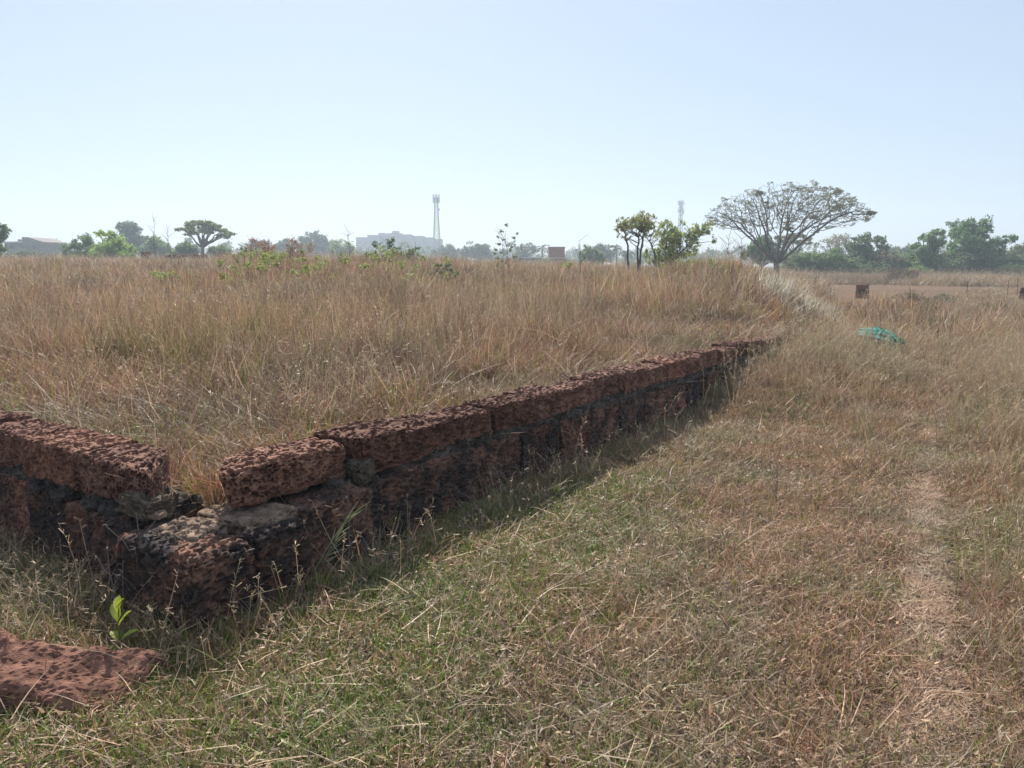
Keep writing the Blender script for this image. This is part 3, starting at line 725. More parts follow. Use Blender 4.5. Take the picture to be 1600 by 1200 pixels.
LEAFK = 5.2
def leaf_cloud(centres, radii, per, size, seed, sy=1.0, hang=0.0, var=.28, flat=1.0):
    """leaf-sized folded faces spread through clumps"""
    g = np.random.default_rng(seed); P = []
    for c, r in zip(centres, radii):
        n = max(6, int(LEAFK * per * (r / size) ** 2))
        # each clump is made of smaller sprays with gaps between
        ns = max(3, int(n / 22)); d = g.normal(0, 1, (ns, 3)); d /= np.linalg.norm(d, axis=1, keepdims=True)
        sp = d * (r * g.uniform(.35, 1.0, (ns, 1)) ** .6) * np.array([1, sy, .85 * flat])
        k = g.integers(0, ns, n); P.append(c + sp[k] + g.normal(0, r * .16 + size * .25, (n, 3)) * np.array([1, sy, .8 * flat]))
    P = np.concatenate(P); n = len(P)
    nr = g.normal(0, 1, (n, 3)); nr[:, 2] = np.abs(nr[:, 2]) + .35; nr /= np.linalg.norm(nr, axis=1, keepdims=True)
    t = np.cross(nr, g.normal(0, 1, (n, 3))); t /= np.linalg.norm(t, axis=1, keepdims=True) + 1e-9
    t[:, 2] -= hang; b = np.cross(nr, t); s = size * g.uniform(.55, 1.15, (n, 1))
    V = np.stack([P - t * s, P + b * s * .42 + nr * s * .08, P + t * s, P - b * s * .42 + nr * s * .08], 1).reshape(-1, 3)
    i = np.arange(n)[:, None] * 4; q = i + np.array([[0, 1, 2, 3]])
    c = 2.3 * np.repeat(g.uniform(1 - var, 1 + var, (n, 1)) * np.array([[1, 1, 1]]) + g.normal(0, .05, (n, 3)), 4, axis=0)
    return V, q, np.clip(c, .2, 4.0)

def limb(G, a, b, r0, r1, seed, wob=.08, n=6, sides=5, sag=0.0):
    g = np.random.default_rng(seed); t = np.linspace(0, 1, n)[:, None]
    L = np.linalg.norm(np.asarray(b) - a); p = a + (np.asarray(b) - a) * t
    p[1:-1] += g.normal(0, wob * L / n * 1.5, (n - 2, 3)); p[:, 2] += (np.sin(t[:, 0] * math.pi) * sag * L)
    G.tube(p, r0 + (r1 - r0) * t[:, 0], sides); return p

def tree(name, label, cat, base_px, D, cl, color, leaf=.2, per=5.0, trunk=.18, seed=1, bark=None, group=None, limbs=True, depth=.8, twigs=0, hang=.2, fork=.35, var=.28, flat=1.0):
    """cl: clumps of the crown as (px, py, r px) at distance D; clumps also spread towards and away from the camera"""
    g = np.random.default_rng(seed); k = D / F_PX
    b = at(base_px, 414, D); bz = float(H(b[0], b[1])); base = np.array([b[0], b[1], bz])
    C, R = [], []
    width = (max(c[0] + c[2] for c in cl) - min(c[0] - c[2] for c in cl)) * k
    for (px, py, r) in cl:
        p = at(px, py, D); off = g.uniform(-.5, .5) * depth * (width - 2 * r * k) * .8
        C.append(p + np.array([0, off, 0])); R.append(r * k)
        if depth > .3:                           # fill the far and near side of the crown
            for q in range(2):
                C.append(p + np.array([g.normal(0, r * k * .4), g.uniform(-.5, .5) * depth * width, g.normal(-.2, .35) * r * k])); R.append(r * k * g.uniform(.55, .85))
    C = np.array(C); R = np.array(R)
    e = empty(name, tuple(base), label, cat, group)
    V, q, c = leaf_cloud(C - base, R, per, leaf, seed, 1.0, hang, var, flat)
    obj('crown', mesh('crown', V, q, M_LEAF, c, False), e, color=color)
    G = Geo(); top = C[:, 2].min() * .35 + C[:, 2].mean() * .65 - bz
    zf = max(.3, fork * top); mid = np.array([(C[:, 0].mean() - base[0]) * .25, 0, zf])
    limb(G, np.array([0, 0, -.2]), mid, trunk * 1.25, trunk * .85, seed, .05, 5, 7)
    idx = g.permutation(len(C))[:min(len(C), 14)]
    for j, i in enumerate(idx):
        p = limb(G, mid, C[i] - base, trunk * .6, trunk * .12, seed + j, .12, 6, 5, .06)
        for w in range(twigs):
            s0 = p[g.integers(2, 6)]; d = g.normal(0, 1, 3); d[2] = abs(d[2]) * .8
            limb(G, s0, s0 + d / np.linalg.norm(d) * R[i] * g.uniform(.6, 1.3), trunk * .14, trunk * .05, seed + j * 7 + w, .1, 4, 4)
    obj('trunk', G.mesh('trunk', bark or M_BARK), e)
    return e

DK = (.06, .09, .036); MD = (.085, .13, .045); BR = (.17, .24, .055); OL = (.105, .115, .045); BL = (.055, .078, .040); PALE = (.12, .15, .06)
tree('edge_tree', 'dark tree whose crown just enters at the left edge of the photo', 'tree', -14, 70, [(-8, 362, 14), (-16, 385, 17), (-1, 354, 7), (-14, 400, 14)], DK, .22, 4, seed=11)
tree('round_tree', 'hazy blue-green round tree beside the flat-roofed house', 'tree', 92, 250, [(92, 390, 15), (79, 393, 11), (106, 393, 12), (98, 398, 12)], MD, .5, 5, .3, seed=12)
tree('leafy_tree', 'open grey-green tree directly left of the bright green tree', 'tree', 131, 86, [(128, 376, 12), (141, 384, 12), (117, 387, 10), (130, 394, 15), (146, 397, 12), (116, 401, 10), (139, 403, 12)], (.085, .125, .055), .2, 3.2, .14, seed=13)
tree('leafy_tree', 'bright yellow-green bushy tree standing right of the hazy house', 'tree', 171, 80, [(165, 371, 11), (157, 363, 5), (178, 379, 13), (172, 391, 17), (192, 393, 13), (158, 396, 12), (184, 403, 14), (199, 403, 9)], BR, .19, 4, .16, seed=14)
tree('tall_tree', 'tall hazy dark tree rising behind the bright green tree', 'tree', 202, 165, [(195, 356, 12), (183, 354, 7), (209, 356, 9), (200, 370, 14), (218, 374, 11), (195, 386, 17), (217, 388, 13), (222, 380, 6)], (.05, .075, .04), .34, 4.5, .3, seed=15)
tree('round_tree', 'dark green rounded tree between the tall hazy tree and the umbrella tree', 'tree', 243, 140, [(240, 381, 13), (229, 387, 11), (255, 388, 11), (242, 394, 16), (262, 396, 9)], MD, .3, 4.5, .25, seed=16)
tree('umbrella_tree', 'flat-topped umbrella tree with a bare trunk above green bushes', 'tree', 316, 112, [(292, 356, 8), (303, 351, 9), (315, 349, 9), (327, 350, 9), (338, 355, 9), (350, 360, 8), (361, 365, 6), (296, 363, 7), (312, 360, 8), (330, 362, 8), (346, 367, 6)], (.085, .10, .036), .22, 4.5, .26, seed=17, fork=.55, flat=.5)
tree('bush', 'rounded green bush left of the umbrella tree trunk', 'bush', 288, 106, [(290, 387, 11), (302, 391, 10), (281, 392, 9), (295, 398, 11)], (.07, .105, .035), .22, 4.5, .12, seed=18)
tree('bush', 'rounded green bush right of the umbrella tree trunk', 'bush', 341, 106, [(345, 391, 10), (334, 392, 9), (352, 397, 9), (341, 400, 10)], (.078, .11, .035), .22, 4.5, .12, seed=19)
tree('round_tree', 'small hazy blue tree far off left of the mound shrubs', 'tree', 405, 260, [(400, 382, 8), (413, 383, 9), (392, 390, 8), (407, 391, 10)], BL, .5, 5, .3, seed=20)
tree('round_tree', 'low hazy tree just left of the tall far dark tree', 'tree', 442, 235, [(439, 381, 7), (451, 386, 9), (431, 389, 8), (445, 394, 10)], BL, .48, 5, .3, seed=21)
tree('tall_tree', 'large hazy dark tree left of the apartment block', 'tree', 492, 240, [(484, 371, 8), (497, 371, 8), (475, 381, 11), (506, 381, 11), (490, 388, 16), (516, 389, 10), (470, 392, 10)], BL, .46, 5, .4, seed=22)
tree('leafy_tree', 'pale green hazy tree touching the left end of the apartment block', 'tree', 537, 200, [(534, 382, 10), (545, 386, 8), (526, 389, 9), (539, 393, 11)], PALE, .4, 3.6, .22, seed=23)
tree('round_tree', 'hazy round bush at the foot of the taller lattice mast', 'bush', 702, 250, [(700, 391, 10), (712, 395, 8), (688, 396, 9), (703, 401, 9)], BL, .5, 5, .2, seed=24)
tree('round_tree', 'hazy tree with a lumpy top right of the left lattice tower', 'tree', 750, 225, [(744, 387, 7), (757, 389, 8), (737, 395, 8), (751, 397, 10), (766, 396, 7)], BL, .46, 5, .25, seed=25)
tree('slim_tree', 'slim hazy columnar tree between tower and lumpy tree', 'tree', 726, 225, [(726, 391, 5), (724, 397, 6), (728, 402, 6)], BL, .42, 5, .15, seed=26, depth=.2)
tree('leafy_tree', 'thin grey hazy tree left of the far palm', 'tree', 822, 215, [(814, 388, 7), (826, 386, 7), (836, 390, 7), (820, 396, 10), (808, 397, 7)], (.07, .08, .055), .4, 2.6, .2, seed=27, twigs=1)
tree('leafy_tree', 'grey-green tree with dark trunk left of the slender scrub tree', 'tree', 921, 118, [(919, 391, 9), (931, 396, 10), (909, 399, 8), (923, 403, 10), (937, 405, 8)], (.085, .12, .05), .24, 3.4, .2, seed=28)
tree('tall_tree', 'hazy blue-green tree behind the grey-green tree with dark trunk', 'tree', 940, 190, [(936, 386, 7), (945, 390, 8), (951, 397, 8), (938, 400, 8)], BL, .4, 5, .2, seed=29)
tree('bush', 'dark green bush behind the rain tree on its left', 'bush', 1190, 98, [(1178, 385, 10), (1194, 379, 12), (1206, 388, 12), (1190, 394, 16), (1172, 395, 9), (1210, 400, 11)], (.05, .088, .030), .22, 5, .16, seed=30)
tree('umbrella_tree', 'smaller olive umbrella tree seen through the rain tree limbs', 'tree', 1241, 128, [(1222, 372, 7), (1234, 369, 7), (1246, 370, 7), (1257, 374, 6), (1229, 378, 7), (1244, 379, 7), (1262, 379, 5)], (.10, .105, .04), .26, 4.5, .2, seed=31, fork=.5, flat=.55)
tree('bush', 'long low green thicket right of the rain tree trunk', 'thicket', 1275, 93, [(1247, 407, 10), (1262, 404, 10), (1280, 404, 10), (1298, 401, 10), (1272, 414, 12), (1254, 416, 10), (1292, 413, 12), (1312, 411, 10)], (.072, .11, .038), .21, 4.5, .12, seed=32)
tree('bare_tree', 'thin pale half-bare tree behind the thicket', 'tree', 1310, 108, [(1292, 380, 11), (1308, 371, 11), (1324, 374, 10), (1300, 390, 11), (1318, 387, 10)], (.15, .14, .10), .16, .9, .16, seed=33, bark=M_BARKP, twigs=6)
tree('leafy_tree', 'dense grey-green tree between the half-bare tree and the brown bare shrub', 'tree', 1352, 98, [(1340, 384, 13), (1355, 371, 10), (1369, 377, 9), (1350, 394, 16), (1334, 404, 14), (1371, 399, 12), (1380, 387, 7), (1350, 414, 14), (1328, 415, 10)], (.068, .095, .042), .22, 4, .2, seed=34)
tree('bare_shrub', 'brown bare scrubby tree in front of the grey-green tree', 'shrub', 1386, 94, [(1374, 404, 9), (1390, 399, 10), (1401, 410, 9), (1383, 415, 9), (1396, 420, 8)], (.16, .115, .085), .16, 1.1, .10, seed=35, bark=M_BARKP, twigs=7)
tree('round_tree', 'hazy far tree in the dip left of the big green trees', 'tree', 1410, 175, [(1400, 391, 8), (1415, 390, 9), (1427, 396, 8), (1408, 399, 11), (1424, 406, 9)], BL, .36, 5, .25, seed=36)
tree('leafy_tree', 'smaller green tree leaning on the left of the tallest right-hand tree', 'tree', 1450, 92, [(1434, 388, 10), (1450, 371, 10), (1461, 364, 8), (1440, 401, 12), (1465, 379, 11), (1455, 394, 13), (1452, 411, 13), (1432, 414, 10)], (.066, .105, .038), .22, 4.5, .22, seed=37)
tree('tall_tree', 'tallest dense green tree on the right beyond the bare field', 'tree', 1518, 96, [(1509, 351, 10), (1528, 350, 10), (1499, 366, 12), (1524, 368, 16), (1545, 383, 13), (1560, 374, 8), (1490, 385, 14), (1518, 392, 20), (1549, 400, 12), (1478, 402, 13), (1536, 412, 15), (1500, 412, 17), (1519, 360, 9)], (.062, .105, .036), .24, 4.6, .35, seed=38)
tree('leafy_tree', 'dull olive tree cut by the right edge of the photo', 'tree', 1592, 105, [(1574, 400, 12), (1588, 392, 11), (1604, 398, 13), (1562, 411, 10), (1585, 413, 13), (1608, 414, 12)], (.088, .10, .05), .24, 3.6, .22, seed=39)
tree('bush', 'small yellow-green bush at the foot of the big right-hand trees', 'bush', 1440, 84, [(1428, 424, 7), (1440, 421, 8), (1452, 425, 7)], MD, .16, 4, .06, seed=40)
tree('bush', 'pale leafy bush at the foot of the olive right-edge tree', 'bush', 1580, 90, [(1570, 421, 7), (1582, 417, 8), (1593, 423, 7)], PALE, .18, 3.5, .06, seed=41)
tree('bush', 'dark bush in front of the hazy house', 'bush', 40, 120, [(32, 397, 8), (46, 398, 9), (60, 401, 7), (20, 402, 7)], (.06, .08, .045), .26, 4.5, .1, seed=42)

# scrub trees on the rise, nearer, with thin stems
def scrub(name, label, stems, clumps, D, color, seed, leaf=.075, per=2.4):
    g = np.random.default_rng(seed); k = D / F_PX
    b = at(stems[0][0][0], 414, D); base = np.array([b[0], b[1], float(H(b[0], b[1]))])
    e = empty(name, tuple(base), label, 'tree')
    clumps = list(clumps)
    for i in range(len(clumps)):
        for j in range(i):
            (x0, y0, r0), (x1, y1, r1) = clumps[i], clumps[j]
            if math.hypot(x0 - x1, y0 - y1) < 17 and i < 40: clumps.append(((x0 + x1) / 2 + g.normal(0, 3), (y0 + y1) / 2 + g.normal(0, 3), (r0 + r1) / 2 * .8))
    C = np.array([at(px, py, D) + np.array([0, g.uniform(-.8, .8), 0]) for px, py, r in clumps]); R = np.array([r * k * 1.3 for *_, r in clumps])
    V, q, c = leaf_cloud(C - base, R, per, leaf, seed, 1.2, .5, .35); obj('crown', mesh('crown', V, q, M_LEAF, c, False), e, color=color)
    for j, st in enumerate(stems):
        G = Geo(); P = np.array([at(px, py, D) for px, py in st]) - base; P[0][2] = -.15
        t = np.linspace(0, len(P) - 1, 4 * len(P)); P = np.stack([np.interp(t, np.arange(len(P)), P[:, i]) for i in range(3)], 1)
        P[2:] += g.normal(0, .02, (len(P) - 2, 3)); P[:, 1] += np.linspace(0, g.uniform(-.4, .4), len(P)); rad = np.linspace(.055, .018, len(P)); G.tube(P, rad, 6)
        for c_ in range(len(C)):
            d = np.linalg.norm(P - (C[c_] - base), axis=1); i = max(2, int(d.argmin()) - 2)
            if d.min() < 1.0: limb(G, P[i], C[c_] - base, .022, .007, seed + c_, .12, 5, 4)
        for w in range(10):
            s0 = P[g.integers(len(P) // 3, len(P))]; dd = g.normal(0, 1, 3); dd[2] = abs(dd[2])
            limb(G, s0, s0 + dd / np.linalg.norm(dd) * g.uniform(.25, .7), .010, .004, seed + 60 + w, .1, 4, 4)
        obj('stem', G.mesh('stem', M_BARKG), e)
    return e
DS = 36.0
scrub('scrub_tree', 'slender scrub tree with high tufts of leaves on thin stems', [[(984, 416), (981, 385), (976, 362), (970, 352)], [(998, 415), (997, 385), (1000, 362), (1003, 345)], [(998, 415), (1003, 378), (1010, 355), (1016, 345)]],
      [(968, 350, 7), (977, 343, 6), (985, 347, 7), (997, 341, 7), (1004, 338, 5), (1010, 344, 7), (1017, 336, 4), (990, 354, 6), (1002, 352, 7), (975, 357, 6), (1013, 356, 7), (1005, 366, 6), (970, 366, 4), (1020, 349, 5), (985, 372, 4)], DS, (.16, .175, .065), 71, per=1.0)
scrub('scrub_tree', 'bushy scrub tree leaning right beneath the second tower', [[(1040, 418), (1040, 395), (1042, 375), (1048, 360)], [(1028, 418), (1022, 395), (1018, 380), (1012, 372)], [(1044, 418), (1062, 395), (1085, 378), (1100, 358), (1106, 346)]],
      [(1030, 366, 8), (1040, 372, 10), (1052, 368, 9), (1064, 365, 9), (1075, 367, 8), (1088, 362, 7), (1096, 356, 7), (1104, 348, 6), (1100, 366, 6), (1046, 384, 10), (1058, 380, 9), (1036, 392, 10), (1044, 402, 11), (1028, 353, 5), (1038, 350, 5), (1048, 354, 6), (1070, 348, 4), (1082, 372, 7), (1110, 378, 4), (1072, 382, 6), (1030, 408, 8), (1090, 386, 4), (1058, 398, 9), (1020, 402, 7), (1072, 398, 7), (1052, 408, 9), (1085, 396, 5), (1014, 392, 5)], DS + 1.5, (.14, .165, .06), 72, per=1.15)

# rain tree: limbs grown towards the points of a wide shallow crown
def rain_tree():
    D = 76.0; g = np.random.default_rng(3); k = D / F_PX
    b = at(1213, 414, D); base = np.array([b[0], b[1], float(H(b[0], b[1]))])
    top0 = at(1213, 285, D)[2] - base[2]
    n = 4600; A = []
    while len(A) < n:
        px = g.uniform(1100, 1346); yy = g.uniform(-7.6, 7.6)
        x = (px - 1213) * k; cx = (1223 - 1213) * k; rho = math.hypot((x - cx) / 1.02, yy)
        if rho > 7.7: continue
        zt = top0 * (1 - .34 * (rho / 7.7) ** 2.8); zb = 2.9 + .30 * rho if rho > 2 else 4.5
        t = g.random() ** .62
        z = zb + (zt - zb) * t
        if z < .42 * rho + 1.6: continue
        A.append((x, yy, z))
    A = np.array(A); alive = np.ones(n, bool)
    nodes = [np.array([0, 0, -.3])]; par = [-1]
    for z in np.arange(.1, 1.7, .25): nodes.append(np.array([.02 * math.sin(z * 3), 0, z])); par.append(len(nodes) - 2)
    trunk_n = len(nodes)
    for j in range(11):                          # main limbs fan out low down
        a = 2 * math.pi * j / 11 + g.uniform(-.2, .2); el = g.uniform(.5, 1.15); s = trunk_n - 1 - g.integers(0, 2); p = nodes[s]; pr = s
        for q in range(9):
            d = np.array([math.cos(a) * math.cos(el), math.sin(a) * math.cos(el), math.sin(el)]); p = p + d * .27; a += g.normal(0, .06); el += g.normal(.0, .05)
            nodes.append(p); par.append(pr); pr = len(nodes) - 1
    N_ = np.array(nodes); near = np.full(n, 1e9); who = np.zeros(n, int)
    def upd(i0, pts):
        nonlocal near, who
        d = np.linalg.norm(A[:, None, :] - pts[None], axis=2); j = d.argmin(1); m_ = d[np.arange(n), j]
        w = m_ < near; near = np.where(w, m_, near); who = np.where(w, i0 + j, who)
    upd(0, N_)
    STEP = .28
    for it in range(70):
        act = alive & (near < 6.0)
        if not act.any(): break
        d = A[act] - N_[who[act]]; d /= np.linalg.norm(d, axis=1, keepdims=True); ids = who[act]
        acc = np.zeros((len(N_), 3)); np.add.at(acc, ids, d); u = np.unique(ids)
        v = acc[u]; v /= np.linalg.norm(v, axis=1, keepdims=True) + 1e-6; v += g.normal(0, .12, v.shape)
        new = N_[u] + v * STEP; i0 = len(N_); N_ = np.concatenate([N_, new]); par += list(u)
        upd(i0, new); alive &= near > .36
        if len(N_) > 13000: break
    par = np.array(par); cnt = np.zeros(len(N_)); kids = np.zeros(len(N_), int)
    for i in range(1, len(N_)): kids[par[i]] += 1
    r = np.zeros(len(N_)); e_ = 2.2
    tipr = .0105
    for i in range(len(N_) - 1, 0, -1):
        if kids[i] == 0: r[i] = tipr ** e_
        r[par[i]] += r[i]
    r = np.minimum(r ** (1 / e_), .55)
    G = Geo(); S5 = 5; an = np.arange(S5) * 2 * math.pi / S5
    i = np.arange(1, len(N_)); p0, p1 = N_[par[i]], N_[i]; t = p1 - p0; t /= np.linalg.norm(t, axis=1, keepdims=True) + 1e-9
    n1 = np.cross(t, np.array([.3, .2, 1.0])); n1 /= np.linalg.norm(n1, axis=1, keepdims=True) + 1e-9; n2_ = np.cross(t, n1)
    ring = n1[:, None] * np.cos(an)[None, :, None] + n2_[:, None] * np.sin(an)[None, :, None]
    ra = np.minimum(r[par[i]], r[i] * 1.35); ra = np.where(i < trunk_n, r[par[i]], ra)
    v = np.concatenate([p0[:, None] - t[:, None] * r[i][:, None, None] * .5 + ring * ra[:, None, None], p1[:, None] + ring * r[i][:, None, None]], 1)
    o = np.arange(len(i))[:, None] * 2 * S5; j = np.arange(S5)[None]; kk = (j + 1) % S5
    q = np.stack([o + j, o + kk, o + S5 + kk, o + S5 + j], -1).reshape(-1, 4)
    e = empty('rain_tree', tuple(base), 'wide spreading rain tree with fanned bare limbs and thin leaves', 'tree')
    obj('trunk', mesh('trunk', v.reshape(-1, 3), q, M_BARKG), e)
    tips = N_[kids == 0]; tips = tips[tips[:, 2] > 3.5]
    # leaves mostly in the upper right of the crown
    w = .16 + .5 * smooth(tips[:, 0], -1, 5) * smooth(tips[:, 2], 5.5, 7.5)
    tips = tips[g.random(len(tips)) < w]
    V, q, c = leaf_cloud(tips, np.full(len(tips), .40), .40, .06, 5, 1, .3, .35, .6)
    obj('crown', mesh('crown', V, q, M_LEAF, c, False), e, color=(.095, .095, .045))
rain_tree()

def palm(label, px, py, D, seed, fr=14, L=2.6):
    g = np.random.default_rng(seed); top = at(px, py, D); bx, by = top[0] + g.uniform(-.6, .6), top[1]; base = np.array([bx, by, float(H(bx, by))])
    e = empty('palm_tree', tuple(base), label, 'palm'); t = top - base
    G = Geo(); limb(G, np.array([0, 0, -.2]), t, .22, .15, seed, .03, 7, 7); obj('trunk', G.mesh('trunk', M_BARKG), e)
    for j in range(fr):
        G = Geo(); a = 6.283 * j / fr + g.uniform(-.2, .2); el = g.uniform(-.25, 1.25); p = t.copy(); pts = [p]
        for s in range(7):
            p = p + L / 7 * np.array([math.cos(a) * math.cos(el), math.sin(a) * math.cos(el), math.sin(el)]); el -= .26; pts.append(p)
        pts = np.array(pts); G.tube(pts, np.linspace(.03, .01, 8), 4, c=(1, 1, 1)); sd_ = np.array([-math.sin(a), math.cos(a), 0])
        for s in np.linspace(.8, 6.9, 22):
            i = min(6, int(s)); q = pts[i] + (pts[i + 1] - pts[i]) * (s - i); l = .75 * math.sin(.35 + s / 7 * 2.3)
            tn = (pts[i + 1] - pts[i]); tn /= np.linalg.norm(tn)
            for sg in (-1, 1):
                d = (sd_ * sg * .8 + tn * .5 + np.array([0, 0, -.45])); G.add([q - tn * .05, q + tn * .05, q + d * l], t=[[0, 1, 2]], c=(1, 1, 1))
        obj('frond', G.mesh('frond', M_LEAF, False), e, color=(.055, .08, .035))
palm('hazy coconut palm just left of the small brick building', 848, 388, 225, 81)
palm('hazy coconut palm left of the slender scrub tree', 962, 388, 180, 82, L=2.4)
palm('lower hazy palm at the foot of the slender scrub tree stems', 978, 396, 172, 83, L=2.4)

def far_trees():
    g = np.random.default_rng(9); C, R = [], []
    for k in range(1300):
        th = g.uniform(-1.15, 1.15); D = g.uniform(255, 440); x, y = D * math.tan(th) if abs(th) < .9 else D * math.sin(th) * 1.6, D
        h = 6.3 + 3.2 * (0.5 + .5 * vnoise(np.array([[th * 14, .3, .2]]), 4)[0]) + g.uniform(-.8, 2.2)
        C.append((x, y, g.uniform(.3, 1) * h * .8 + float(H(x, y)) * .3)); R.append(g.uniform(2.0, 3.6))
    keep = [i for i, c in enumerate(C) if math.hypot(c[0], c[1]) < 600]
    V, q, c = leaf_cloud(np.array(C)[keep], np.array(R)[keep], 1.3, .75, 9, 1, .1, .3)
    o = obj('treeline', mesh('treeline', V, q, M_LEAF, c, False), color=(.055, .080, .036))
    tag(o, 'hazy blue far woodland along the whole horizon', kind='stuff')
    C, R = [], []
    for k in range(420):                         # undergrowth along the near edge of the wood on the right
        px = g.uniform(1225, 1750); D = g.uniform(92, 118); p = at(px, 422, D)
        C.append((p[0], p[1], float(H(p[0], p[1])) + g.uniform(.2, 2.3))); R.append(g.uniform(.7, 1.5))
    V, q, c = leaf_cloud(np.array(C), np.array(R), 2.6, .2, 10, 1, .1, .35)
    o = obj('undergrowth', mesh('undergrowth', V, q, M_LEAF, c, False), color=(.075, .095, .042))
    tag(o, 'tangled green undergrowth beneath the right-hand trees', kind='stuff')
    C, R = [], []
    for k in range(230):
        px = g.uniform(-250, 980); D = g.uniform(120, 150); p = at(px, 410, D); C.append((p[0], p[1], float(H(p[0], p[1])) + g.uniform(.1, 1.2))); R.append(g.uniform(.6, 1.3))
    V, q, c = leaf_cloud(np.array(C), np.array(R), 2.4, .26, 12, 1, .1, .35)
    o = obj('scrub_belt', mesh('scrub_belt', V, q, M_LEAF, c, False), color=(.085, .092, .05))
    tag(o, 'low olive scrub belt behind the brown field', kind='stuff')
far_trees()

# ------------------------------------------------------------------ buildings and towers
M_CONC = plain('weathered_concrete', (.15, .145, .14), .9, .18, .5, .2)
M_CONC2 = plain('cream_render', (.19, .175, .155), .9, .15, .5, .2)
M_GLASS_DOORSHADE = plain('dark_window_door_shade', (.10, .10, .105), .25, .3, 2, .5)  # window glass, also the painted shade of the hut doorway
M_STEEL = plain('galvanised_steel', (.20, .20, .205), .6, .2, 2, .4, 0, .3)
M_PANEL = plain('antenna_shell', (.62, .62, .62), .6, .1, 2, .4)
M_BRICK = plain('raw_brick', (.27, .125, .080), .95, .25, 3, .1)
M_WHITE = plain('white_coping', (.66, .63, .58), .9, .12, 1.5, .2)
M_ROOF = plain('house_wall', (.24, .21, .19), .9, .2, .8, .2)

def bx(name, c, h, mat, parent, sm=False):
    G = Geo(); G.box((0, 0, 0), h); return obj(name, G.mesh(name, mat, sm), parent, c)

def apartment():
    D = 470.0; k = D / F_PX; p = at(622, 414, D); base = np.array([p[0], p[1], float(H(p[0], p[1]))])
    e = empty('apartment_block', tuple(base), 'long pale multi-storey apartment block with stepped roofline in the haze', 'building')
    GW = Geo(); GW.box((0, 0, 0), (.75, .12, .7)); wm = GW.mesh('window', M_GLASS_DOORSHADE, False)
    X = lambda px: (px - 622) * k
    Z = lambda py: at(622, py, D)[2] - base[2]
    for j, (x0, x1, yt, dy, mt) in enumerate(((555, 575, 372, 6, M_CONC), (576, 594, 369, 0, M_CONC2), (594, 604, 367, -2, M_CONC), (605, 626, 366, 2, M_CONC2), (627, 642, 368, 0, M_CONC),
                                         (643, 660, 370, 5, M_CONC2), (661, 674, 372, 9, M_CONC), (675, 686, 374, 13, M_CONC2))):
        w = X(x1) - X(x0); z = Z(yt); cx = (X(x0) + X(x1)) / 2
        b = bx('wall', (cx, dy + 6, z / 2), (w / 2, 6, z / 2), mt, e)
        bx('parapet', (cx, dy + 6, z + .35), (w / 2 + .12, 6.12, .34), M_CONC, e)
        nw = max(2, int(w / 2.7)); nf = int(z / 3.05)
        for f in range(nf):
            for q in range(nw):
                o = obj('window', wm, b, ((q + .5) * w / nw - w / 2, -6.05, -z / 2 + f * 3.05 + 1.9))
    for (x0, x1, yt, yb) in ((591, 600, 365, 368), (612, 622, 362, 367)):
        bx('stair_tower', ((X(x0) + X(x1)) / 2, 7, (Z(yt) + Z(yb)) / 2 + .3), ((X(x1) - X(x0)) / 2, 2.4, (Z(yt) - Z(yb)) / 2 + .3), M_CONC2, e)
apartment()

def house():
    D = 170.0; k = D / F_PX; p = at(40, 414, D); base = np.array([p[0], p[1], float(H(p[0], p[1]))])
    e = empty('flat_roofed_house', tuple(base), 'hazy two-storey house with a raised sloping parapet at the left', 'house')
    X = lambda px: (px - 40) * k
    Z = lambda py: at(40, py, D)[2] - base[2]
    main = bx('wall', ((X(8) + X(40)) / 2, 5, Z(379) / 2), ((X(40) - X(8)) / 2, 4.5, Z(379) / 2), M_ROOF, e)
    wing = bx('wall', ((X(40.3) + X(71)) / 2, 4.2, Z(381) / 2), ((X(71) - X(40.3)) / 2, 4.5, Z(381) / 2), M_CONC2, e)
    bx('roof_slab', ((X(5) + X(40)) / 2, 4.6, Z(378.5) + .02), ((X(40) - X(5)) / 2, 5.2, .14), M_WHITE, e)
    G = Geo(); x0, x1 = X(40.0), X(72); z0, zl, zr = Z(381) + .01, Z(370.5), Z(378)
    xm = X(48); v = []
    for y in (-.4, 8.8): v += [(x0, y, z0), (x1, y, z0), (x1, y, zr), (xm, y, zl), (x0, y, zl)]
    G.add(v, [[0, 5, 6, 1], [1, 6, 7, 2], [2, 7, 8, 3], [3, 8, 9, 4], [4, 9, 5, 0]]); 
    G.add(v, t=[[0, 1, 2], [0, 2, 3], [0, 3, 4], [5, 7, 6], [5, 8, 7], [5, 9, 8]])
    obj('sloping_parapet', G.mesh('sloping_parapet', M_ROOF, False), e)
    for (px, py, w, h, par, cx, cy, cz, fy) in ((19, 386.5, 2.6, 3.0, main, 24, 5, Z(379) / 2, -4.55), (37, 386, 1.4, 2.6, main, 24, 5, Z(379) / 2, -4.55), (46.5, 386.5, 1.9, 2.4, wing, 55.65, 4.2, Z(381) / 2, -4.55), (57.5, 386.5, 1.9, 2.4, wing, 55.65, 4.2, Z(381) / 2, -4.55)):
        f = bx('window', (X(px) - X(cx), fy, Z(py) - cz), (w * k * 1.0, .1, h * k * .8), M_GLASS_DOORSHADE, par)
    bx('water_tank', (X(15), 6, Z(377)), (.9, .9, .6), M_ROOF, e)
house()

